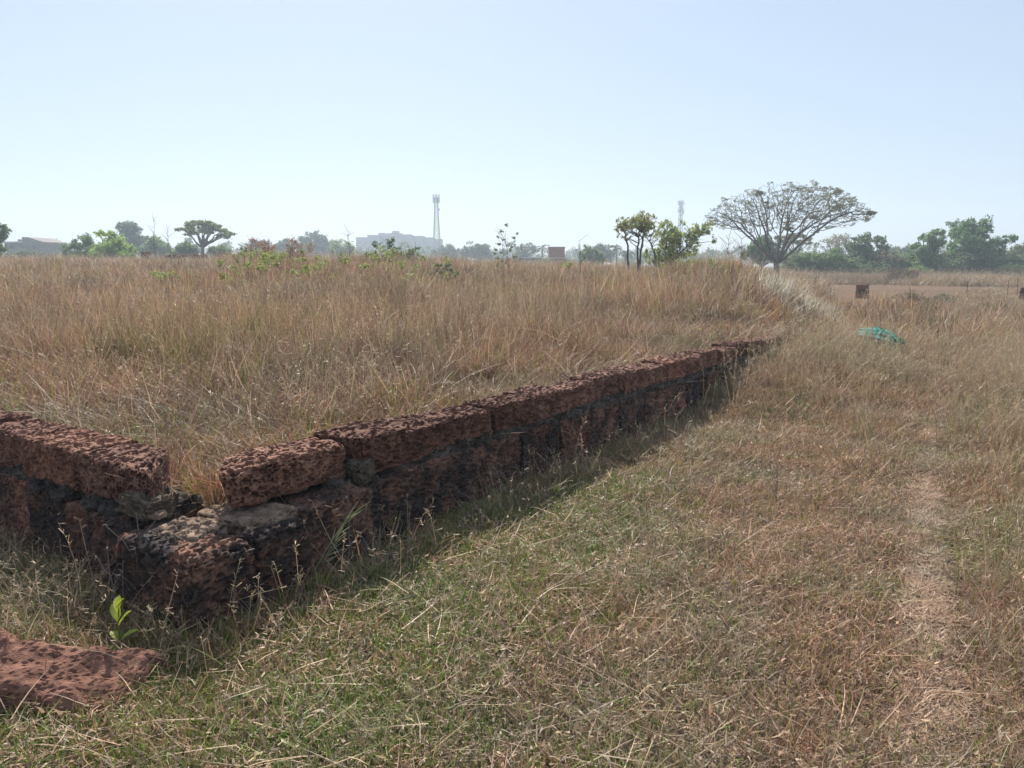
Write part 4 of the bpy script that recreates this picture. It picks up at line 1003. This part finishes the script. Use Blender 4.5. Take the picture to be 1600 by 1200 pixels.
def brick_hut():
    D = 150.0; k = D / F_PX; p = at(869, 414, D); base = np.array([p[0], p[1], float(H(p[0], p[1]))])
    e = empty('brick_building', tuple(base), 'small unplastered red brick building standing behind the far low wall', 'building')
    z = at(869, 387, D)[2] - base[2]; w = 24 * k / 2
    for nm, c, h in (('wall', (0, -2, z / 2), (w, .12, z / 2)), ('wall', (-w + .12, 0, z / 2), (.12, 1.87, z / 2)), ('wall', (w - .12, 0, z / 2), (.12, 1.87, z / 2)), ('wall', (0, 2, z / 2), (w, .12, z / 2))): bx(nm, c, h, M_BRICK, e)
    bx('roof_slab', (0, 0, z + .06), (w + .1, 2.2, .06), M_BRICK, e)
    bx('door_shade_panel', (.2, -2.14, .95), (.45, .02, .95), M_GLASS_DOORSHADE, e)  # no hole cut: dark sheet on the wall paints the doorway's shade
    D = 138.0; k = D / F_PX; a_, b_ = at(775, 403, D), at(886, 403, D + 6); m_ = (a_ + b_) / 2; gz = float(H(m_[0], m_[1]))
    e = empty('compound_wall', (m_[0], m_[1], gz), 'long low brown compound wall with white coping in front of the brick building', 'wall', rz=math.atan2(b_[1] - a_[1], b_[0] - a_[0]))
    e['kind'] = 'thing'; L = np.linalg.norm(b_ - a_); h = at(830, 402.5, D)[2] - gz; n = 6
    for j in range(n):
        bx('wall_panel', (-L / 2 + (j + .5) * L / n, 0, h / 2 - .1), (L / n / 2 - .12, .1, h / 2), M_BRICK if j % 2 else plain('panel_render', (.34, .24, .17), .95, .2, 1.0), e)
        bx('pillar', (-L / 2 + j * L / n, 0, h / 2 - .05), (.13, .14, h / 2 + .02), M_BRICK, e)
    bx('coping', (0, 0, h + .0), (L / 2, .17, .05), M_WHITE, e)
brick_hut()

def tower(label, px, ytop, D, seed, wb, wt, plat):
    g = random.Random(seed); p = at(px, 414, D); base = np.array([p[0], p[1], float(H(p[0], p[1]))])
    e = empty('lattice_tower', tuple(base), label, 'mobile mast', rz=g.uniform(.2, .5)); Ht = at(px, ytop, D)[2] - base[2]
    W = lambda z: wb + (wt - wb) * min(1, z / (Ht * .8)); cs = ((1, 1), (-1, 1), (-1, -1), (1, -1))
    zs = [Ht * t for t in (0, .1, .2, .29, .38, .46, .54, .61, .68, .74, .8, .86, .92, .97)]
    for sx, sy in cs:
        G = Geo(); G.tube([(sx * W(z) / 2, sy * W(z) / 2, z) for z in zs], [.15] * len(zs), 5); obj('leg', G.mesh('leg', M_STEEL), e)
    for j in range(len(zs) - 1):
        G = Geo(); z0, z1 = zs[j], zs[j + 1]
        for q in range(4):
            (ax, ay), (bx_, by_) = cs[q], cs[(q + 1) % 4]
            G.bar((ax * W(z0) / 2, ay * W(z0) / 2, z0), (bx_ * W(z1) / 2, by_ * W(z1) / 2, z1), .07); G.bar((bx_ * W(z0) / 2, by_ * W(z0) / 2, z0), (ax * W(z1) / 2, ay * W(z1) / 2, z1), .07)
            G.bar((ax * W(z1) / 2, ay * W(z1) / 2, z1), (bx_ * W(z1) / 2, by_ * W(z1) / 2, z1), .07)
        obj('bracing', G.mesh('bracing', M_STEEL, False), e)
    for z in plat:
        z = z * Ht; G = Geo(); w = W(z) / 2 + .55
        for q in range(4):
            (ax, ay), (bx_, by_) = cs[q], cs[(q + 1) % 4]
            G.bar((ax * w, ay * w, z), (bx_ * w, by_ * w, z), .08); G.bar((ax * w, ay * w, z + 1.1), (bx_ * w, by_ * w, z + 1.1), .05); G.bar((ax * w, ay * w, z), (ax * w, ay * w, z + 1.1), .05)
        G.box((0, 0, z - .05), (w, w, .04)); obj('platform', G.mesh('platform', M_STEEL, False), e)
        for q in range(6):
            a = q * math.pi / 3 + .2; c = (math.cos(a) * (w + .25), math.sin(a) * (w + .25), z + .9)
            o = bx('panel_antenna', c, (.1, .2, 1.15), M_PANEL, e); o.rotation_euler = (0, 0, a)
    G = Geo(); G.bar((0, 0, Ht * .96), (0, 0, Ht * 1.03), .05, 5); obj('lightning_rod', G.mesh('lightning_rod', M_STEEL), e)
    G = Geo(); G.tube([(0, 0, 0), (0, .12, 0), (0, .3, 0)], [.6, .5, .1], 12); o = obj('dish_antenna', G.mesh('dish_antenna', M_PANEL), e, (W(Ht * .8) / 2 + .2, -W(Ht * .8) / 2 - .2, Ht * .8)); 
tower('taller lattice mobile mast beside the right end of the apartment block', 683, 305, 375, 1, 3.8, 1.6, (.90, .955))
tower('second lattice mobile mast rising behind the bushy scrub tree', 1061, 312, 400, 2, 2.6, 1.2, (.82, .93))

# ------------------------------------------------------------------ posts, rubble, net
def post(label, px, py, D, w, h, seed, tilt=0.0, cap=False):
    p = at(px, py, D); z = float(H(p[0], p[1])); e = empty('laterite_pillar', (p[0], p[1], z), label, 'pillar', rz=.3)
    n = max(2, int(h / .22)); s = h / n
    for j in range(n):
        o = obj('laterite_block', rough_block('laterite_block', w / 2 * (1 if j < n - 1 else .97), w / 2, s / 2 - .004, .035, seed + j, M_LATW if j % 2 else M_LAT, round_=.02, low=.015, pit=.015), e, (0.01 * (j % 2), 0, s * (j + .5) - .03), (tilt, 0, .05 * (j % 3 - 1)))
post('squat laterite pillar standing alone at the edge of the bare red field', 1347, 458, 36, .42, .68, 400)
post('short dark laterite pillar in the brown field below the dark rounded tree', 229, 405, 62, .70, 1.35, 410)
post('laterite pillar cut off by the right edge of the photo', 1603, 462, 33, .36, .62, 420)
for k, (px, py, w, h, lb) in enumerate(((1574, 452, .03, .8, 'thin dark fence stake second from the right-edge pillar'), (1590, 455, .03, .9, 'thin dark fence stake next to the right-edge pillar'), (1511, 448, .03, .8, 'thin lone fence stake right of the wispy grass on the flat'))):
    p = at(px, py, 37); z = float(H(p[0], p[1])); G = Geo(); limb(G, np.array([0, 0, -.1]), np.array([.03 * (-1) ** k, 0, h]), w / 2, w / 2.6, 430 + k, .03, 5, 6)
    tag(obj('fence_stake', G.mesh('fence_stake', M_BARK), None, (p[0], p[1], z)), lb, 'stake')
for k, (px, py, D, s, r, lb) in enumerate(((1275, 486, 21, (.42, .3, .22), .3, 'dark laterite stone left of the tilted slab in the rubble'), (1316, 483, 22, (.62, .25, .24), .6, 'tilted dark laterite slab in rubble between net and pillar'),
                                          (1296, 492, 20.5, (.3, .25, .16), 1.0, 'small pale laterite stone between the two rubble stones'), (1205, 527, 10.9, (.42, .3, .2), .4, 'loose laterite block lying beyond the far end of the wall'))):
    p = at(px, py, D); z = float(H(p[0], p[1]))
    tag(obj('rubble_stone', rough_block('rubble_stone', s[0] / 2, s[1] / 2, s[2] / 2, .02, 440 + k, M_LATW if k < 2 else M_LAT, round_=.05, low=.04, pit=.015), None, (p[0], p[1], z + s[2] * .4 + .08), (.1, -.3 if k == 1 else .1, r)), lb, 'stone')
G = Geo(); limb(G, np.array([-.9, 0, 0]), np.array([.9, 0, .1]), .45, .35, 3, .1, 7, 8)
p = at(290, 405, 60)
for k, (a0, a1) in enumerate(((258, 292), (295, 324))):
    A_, B_ = at(a0, 404, 60), at(a1, 404, 60); m_ = (A_ + B_) / 2
    e = empty('ruined_wall', (m_[0], m_[1], float(H(m_[0], m_[1]))), ('left' if k == 0 else 'right') + ' length of low ruined laterite wall in the field below the umbrella tree', 'wall')
    e['kind'] = 'thing'; L = B_[0] - A_[0]
    for j in range(4):
        obj('laterite_block', rough_block('laterite_block', L / 8 - .01, .15, .55 + .06 * (j % 2), .06, 450 + k * 5 + j, M_LATW, round_=.05, low=.05, pit=0), e, (-L / 2 + (j + .5) * L / 4, 0, .5))

def net():
    p0, p1 = at(1342, 520, 12.6), at(1405, 540, 11.7); m_ = (p0 + p1) / 2; z = float(H(m_[0], m_[1])); L = float(np.linalg.norm((p1 - p0)[:2])) * 1.15
    n, w = 60, 36; u = np.linspace(0, 1, n); v = np.linspace(-1, 1, w); U, V = np.meshgrid(u, v, indexing='ij')
    hw = .20 * np.sin(np.clip(U, 0.02, .98) ** .75 * math.pi) ** .6 + .03
    hz = .17 * (np.sin(np.clip(U * .9 + .12, 0, 1) * math.pi) ** .8) + .05
    x = (U - .5) * L; y = V * hw; P = np.stack([U.ravel() * 2.2, V.ravel() * 5 + np.sin(U.ravel() * 5), 0 * U.ravel()], 1)
    fold = fbm(P * np.array([1, 2.2, 1]), 77, 3).reshape(U.shape)
    ridge = np.abs(np.sin(V * 8 + 2.5 * fold + U * 2))
    zz = hz * (1 - V ** 2) ** .6 + .03 * fold + .03 * ridge
    vv = np.stack([x, y + .03 * fold, zz], -1).reshape(-1, 3)
    i = np.arange(n - 1)[:, None] * w; j = np.arange(w - 1)[None]; q = np.stack([i + j, i + w + j, i + w + j + 1, i + j + 1], -1).reshape(-1, 4)
    m, N, L_, out = newmat('green_net')
    tc = N.new('ShaderNodeTexCoord').outputs['Object']; mp = N.new('ShaderNodeMapping'); mp.inputs['Scale'].default_value = (3, 26, 20); L_.new(tc, mp.inputs[0])
    c = ramp(N, L_, noise(N, L_, mp.outputs[0], 1.0, 4, .6), [(.36, (.01, .10, .075)), (.48, (.04, .29, .23)), (.62, (.22, .55, .48))])
    pb = N.new('ShaderNodeBsdfPrincipled'); L_.new(c, pb.inputs['Base Color']); pb.inputs['Roughness'].default_value = .85; pb.inputs['Specular IOR Level'].default_value = .08
    tr = N.new('ShaderNodeBsdfTranslucent'); L_.new(c, tr.inputs[0]); mx = N.new('ShaderNodeMixShader'); mx.inputs[0].default_value = .35
    L_.new(pb.outputs[0], mx.inputs[1]); L_.new(tr.outputs[0], mx.inputs[2]); L_.new(mx.outputs[0], out.inputs[0])
    o = obj('green_net', mesh('green_net', vv, q, m), None, (m_[0], m_[1], z + .17), (.25, 0, math.atan2((p1 - p0)[1], (p1 - p0)[0])))
    md = o.modifiers.new('thick', 'SOLIDIFY'); md.thickness = .006
    tag(o, 'crumpled heap of teal green netting dropped in the grass beside the path', 'net')
net()

# ------------------------------------------------------------------ small plants
M_PLANT = grass_mat('plant_green', None, 1, 0, .45, .35, True)
def leaf_shape(G, p, d, up, L, W, c=(1, 1, 1), fold=.15, droop=.3):
    d = np.asarray(d, float); d /= np.linalg.norm(d); s = np.cross(d, up); s /= np.linalg.norm(s) + 1e-9; n = np.cross(s, d)
    V = []
    for t, w in ((0, .08), (.25, .75), (.5, 1), (.75, .75), (1, .05)):
        c0 = p + d * L * t - np.array([0, 0, 1]) * droop * L * t * t
        V += [c0 - s * W * w / 2 + n * fold * W * w, c0, c0 + s * W * w / 2 + n * fold * W * w]
    i = np.arange(4)[:, None] * 3; q = np.concatenate([np.stack([i[:, 0] + a, i[:, 0] + a + 1, i[:, 0] + a + 4, i[:, 0] + a + 3], 1) for a in (0, 1)])
    G.add(V, q, c=c)

def seedling():
    x, y = on(187, 1022, .02); z = float(H(x, y)); e = empty('seedling', (x, y, z), 'small bright green leafy seedling in front of the wall corner', 'plant'); g = np.random.default_rng(3)
    G = Geo(); G.tube([(0, 0, -.02), (.004, 0, .08), (.0, .01, .16), (.008, .01, .235)], [.004, .0035, .003, .002], 6, c=(1, 1, 1)); obj('stem', G.mesh('stem', M_PLANT), e, color=(.16, .20, .05))
    for k, (h, a, L, W, el) in enumerate(((.05, 3.3, .065, .036, .35), (.055, -.4, .05, .03, .1), (.085, .3, .085, .034, .75), (.09, 2.6, .06, .03, .7), (.15, .2, .09, .034, 1.05), (.17, 2.6, .085, .032, 1.25), (.21, 1.4, .075, .028, 1.3), (.225, .0, .06, .024, 1.1))):
        G = Geo(); d = np.array([math.cos(a) * math.cos(el), math.sin(a) * math.cos(el), math.sin(el)]); leaf_shape(G, np.array([.003, 0, h]), d, np.array([-.3 * math.cos(a), -.3 * math.sin(a), 1.0]), L * 1.2, W * 1.35)
        obj('leaf', G.mesh('leaf', M_PLANT), e, color=(.42, .50, .07) if k != 1 else (.55, .40, .16))
seedling()

def dead_weed(label, px, py, z0, h, seed, lean=0.0, n=5):
    x, y = on(px, py, z0); z = float(H(x, y)); e = empty('dead_weed', (x, y, z), label, 'weed'); g = np.random.default_rng(seed)
    G = Geo(); p = limb(G, np.array([0, 0, -.02]), np.array([lean, 0, h]), .0035, .0015, seed, .06, 9, 5); obj('stalk', G.mesh('stalk', M_BARKP), e)
    for k in range(n):
        G = Geo(); s = p[2 + k * 6 // n]; a = g.random() * 6.283; d = np.array([math.cos(a) * .7, math.sin(a) * .35, .8]); b = s + d * h * g.uniform(.2, .38)
        limb(G, s, b, .0022, .001, seed + k, .1, 5, 4)
        for q in range(3): limb(G, b, b + g.normal(0, .012, 3), .003, .001, seed + k * 3 + q, .2, 3, 4)
        obj('twig', G.mesh('twig', M_BARKP), e)
dead_weed('dry branching weed stalk left of the seedling against the dark wall', 180, 985, 0, .40, 5, .0)
dead_weed('taller dry forked weed stalk rising past the wall corner', 226, 975, 0, .50, 6, .0)
dead_weed('thin reddish dead stalk before the mortar wedge in the wall', 545, 900, .02, .52, 7, .02, 2)
dead_weed('lone grey forked dead stalk in the short grass right of the wall', 1212, 790, .0, .24, 8, .0, 6)
dead_weed('thin upright dead stalk against the far half of the wall', 995, 690, .02, .45, 9, -.03, 2)

def reed_tuft():
    x, y = on(478, 912, .02); z = float(H(x, y)); G = Geo(); g = np.random.default_rng(4); e = empty('reed_tuft', (x, y, z), 'pale green reedy grass stem leaning right against the wall', 'grass plant')
    top = np.array([.21, .04, .36]); G.tube(np.array([[0, 0, -.02], [.05, .01, .11], [.12, .02, .23], top]), [.005, .0045, .004, .002], 6, c=(1, 1, 1)); obj('stem', G.mesh('stem', M_PLANT), e, color=(.34, .34, .20))
    for k in range(22):
        t = g.uniform(.3, 1.0); p = np.array([.21 * t, .04 * t, .36 * t ** 1.05]); G = Geo(); d = np.array([.55, .1, .8]) + g.normal(0, .22, 3)
        leaf_shape(G, p, d, np.array([-.5, -.8, .3]), g.uniform(.07, .17), .006, fold=.1, droop=.15); obj('leaf', G.mesh('leaf', M_PLANT), e, color=(.30, .34, .16) if k % 3 else (.44, .42, .28))
reed_tuft()

# shrubs and creepers on the rise
def shrub(label, px, py, D, w, h, color, seed, leaf=.05, per=1.6):
    p = at(px, py, D); z = float(H(p[0], p[1])); e = empty('shrub', (p[0], p[1], z), label, 'shrub'); g = np.random.default_rng(seed)
    C = np.stack([g.uniform(-w / 2, w / 2, 9), g.uniform(-w / 2, w / 2, 9), g.uniform(.35, 1, 9) * h], 1)
    V, q, c = leaf_cloud(C, np.full(9, w * .2), per, leaf, seed, 1, .2, .35); obj('foliage', mesh('foliage', V, q, M_LEAF, c, False), e, color=color)
    G = Geo()
    for k in range(9):
        pp = limb(G, np.array([0, 0, -.05]), C[k], .014, .005, seed + k, .1, 6, 4)
        for j in range(3): s = pp[g.integers(2, 6)]; limb(G, s, s + np.array([g.normal(0, .2), g.normal(0, .2), g.uniform(.1, .4)]), .006, .003, seed + 9 * k + j, .1, 4, 4)
    obj('stem', G.mesh('stem', M_BARKG), e)
shrub('dark green shrub on the rise in front of the apartment block', 606, 402, 32, 1.0, 1.15, (.05, .085, .03), 601)
shrub('green shrub on the rise below the right half of the apartment block', 637, 403, 32, .9, .95, (.085, .115, .04), 602)
shrub('bright green low shrub on the rise left of the dark green shrub', 578, 406, 32, .7, .7, (.10, .125, .035), 603)
shrub('reddish brown dry shrub on top of the left part of the rise', 430, 402, 34, 1.8, 1.0, (.15, .085, .06), 604, .04, 1.4)
shrub('yellow-green shrub at the left foot of the rise', 385, 408, 35, .9, .85, (.10, .12, .035), 605)
shrub('brown twiggy shrub with few leaves on the left of the rise', 475, 400, 34, 1.1, 1.0, (.14, .10, .06), 606, .04, 1.0)
shrub('green leafy shrub in the middle of the brown field', 258, 432, 24, .55, .75, (.14, .18, .045), 607)
shrub('dark low bush left of its twin on the flat ground before the bare field', 1421, 468, 30, .9, .42, (.07, .07, .045), 609, .04, .6)
shrub('wider dark low bush on the flat ground before the bare field', 1466, 470, 29.5, 1.5, .34, (.075, .07, .045), 610, .04, .6)
shrub('brown brush heap at the far side of the bare red field', 1410, 440, 66, 2.6, .9, (.13, .09, .065), 611, .1, 1.2)
shrub('dark low shrub on the open slope right of the tower', 690, 432, 24, .7, .6, (.06, .075, .035), 608)

def creepers():
    g = np.random.default_rng(21); C, R = [], []
    for k in range(80):
        px = g.choice([g.uniform(340, 560), g.uniform(560, 700), g.uniform(1040, 1210), g.uniform(370, 1180)], p=[.42, .28, .2, .1]); py = g.uniform(404, 440); D = float(np.interp(py, [400, 440], [31, 19]) + g.normal(0, 1.0))
        p = at(px, 420, D); C.append((p[0], p[1], float(H(p[0], p[1])) + g.uniform(.4, .75))); R.append(g.uniform(.06, .2))
    V, q, c = leaf_cloud(np.array(C), np.array(R), 1.8, .042, 22, 1, .1, .35)
    o = obj('creeper_leaves', mesh('creeper_leaves', V, q, M_PLANT, c, False), color=(.115, .135, .035)); tag(o, 'scattered yellow-green creeper leaves over the grassy rise', kind='stuff')
creepers()

def tall_weed(label, px, ybase, ytop, D, seed, leaves=0):
    p = at(px, ybase, D); z = float(H(p[0], p[1])); h = at(px, ytop, D)[2] - z; g = np.random.default_rng(seed); e = empty('tall_weed', (p[0], p[1], z), label, 'weed')
    G = Geo(); pts = limb(G, np.array([0, 0, -.05]), np.array([g.uniform(-.15, .15), 0, h]), .012, .006, seed, .06, 10, 4)
    for k in range(12):
        s = pts[g.integers(4, 10)]; b = s + np.array([g.normal(0, .22), g.normal(0, .2), g.uniform(.15, .5)]); limb(G, s, b, .007, .004, seed + k, .1, 4, 4)
    obj('stalk', G.mesh('stalk', M_BARKG), e)
    if leaves:
        C = pts[g.integers(5, 10, leaves)] + np.stack([g.normal(0, .3, leaves), g.normal(0, .2, leaves), g.normal(.1, .25, leaves)], 1)
        V, q, c = leaf_cloud(C, np.full(leaves, .06), 3, .05, seed); obj('foliage', mesh('foliage', V, q, M_LEAF, c, False), e, color=(.10, .10, .055))
tall_weed('tall thin dead weed against the sky left of the umbrella tree', 241, 405, 347, 40, 31)
tall_weed('spindly dead weed against the sky in front of the umbrella tree bushes', 268, 405, 364, 38, 32)
tall_weed('spindly leafy weed against the sky left of the small brick building', 786, 410, 368, 30, 33, 14)
tall_weed('short leafy weed against the sky beside the spindly leafy weed', 797, 412, 384, 30, 34, 10)
tall_weed('thin dead weed against the sky left of the apartment block', 547, 402, 362, 33, 35)
tall_weed('thin leaning weed left of the slender scrub tree', 908, 412, 376, 32, 36)
tall_weed('twiggy dead weed between the scrub tree and the rain tree', 1135, 402, 368, 26, 37)
tall_weed('twiggy dead weed just left of the rain tree trunk', 1158, 402, 374, 25, 38)

# ------------------------------------------------------------------ haze
def haze():
    G = Geo(); G.box((0, 0, 22.5), (680, 680, 24.5)); m, N, L, out = newmat('haze_air')
    v = N.new('ShaderNodeVolumePrincipled'); v.inputs['Color'].default_value = (.74, .87, 1.0, 1); v.inputs['Density'].default_value = .0014
    v.inputs['Anisotropy'].default_value = .25; L.new(v.outputs[0], out.inputs['Volume'])
    o = obj('haze', G.mesh('haze', m, False)); tag(o, 'pale blue haze in the air over the fields', kind='stuff')
haze()
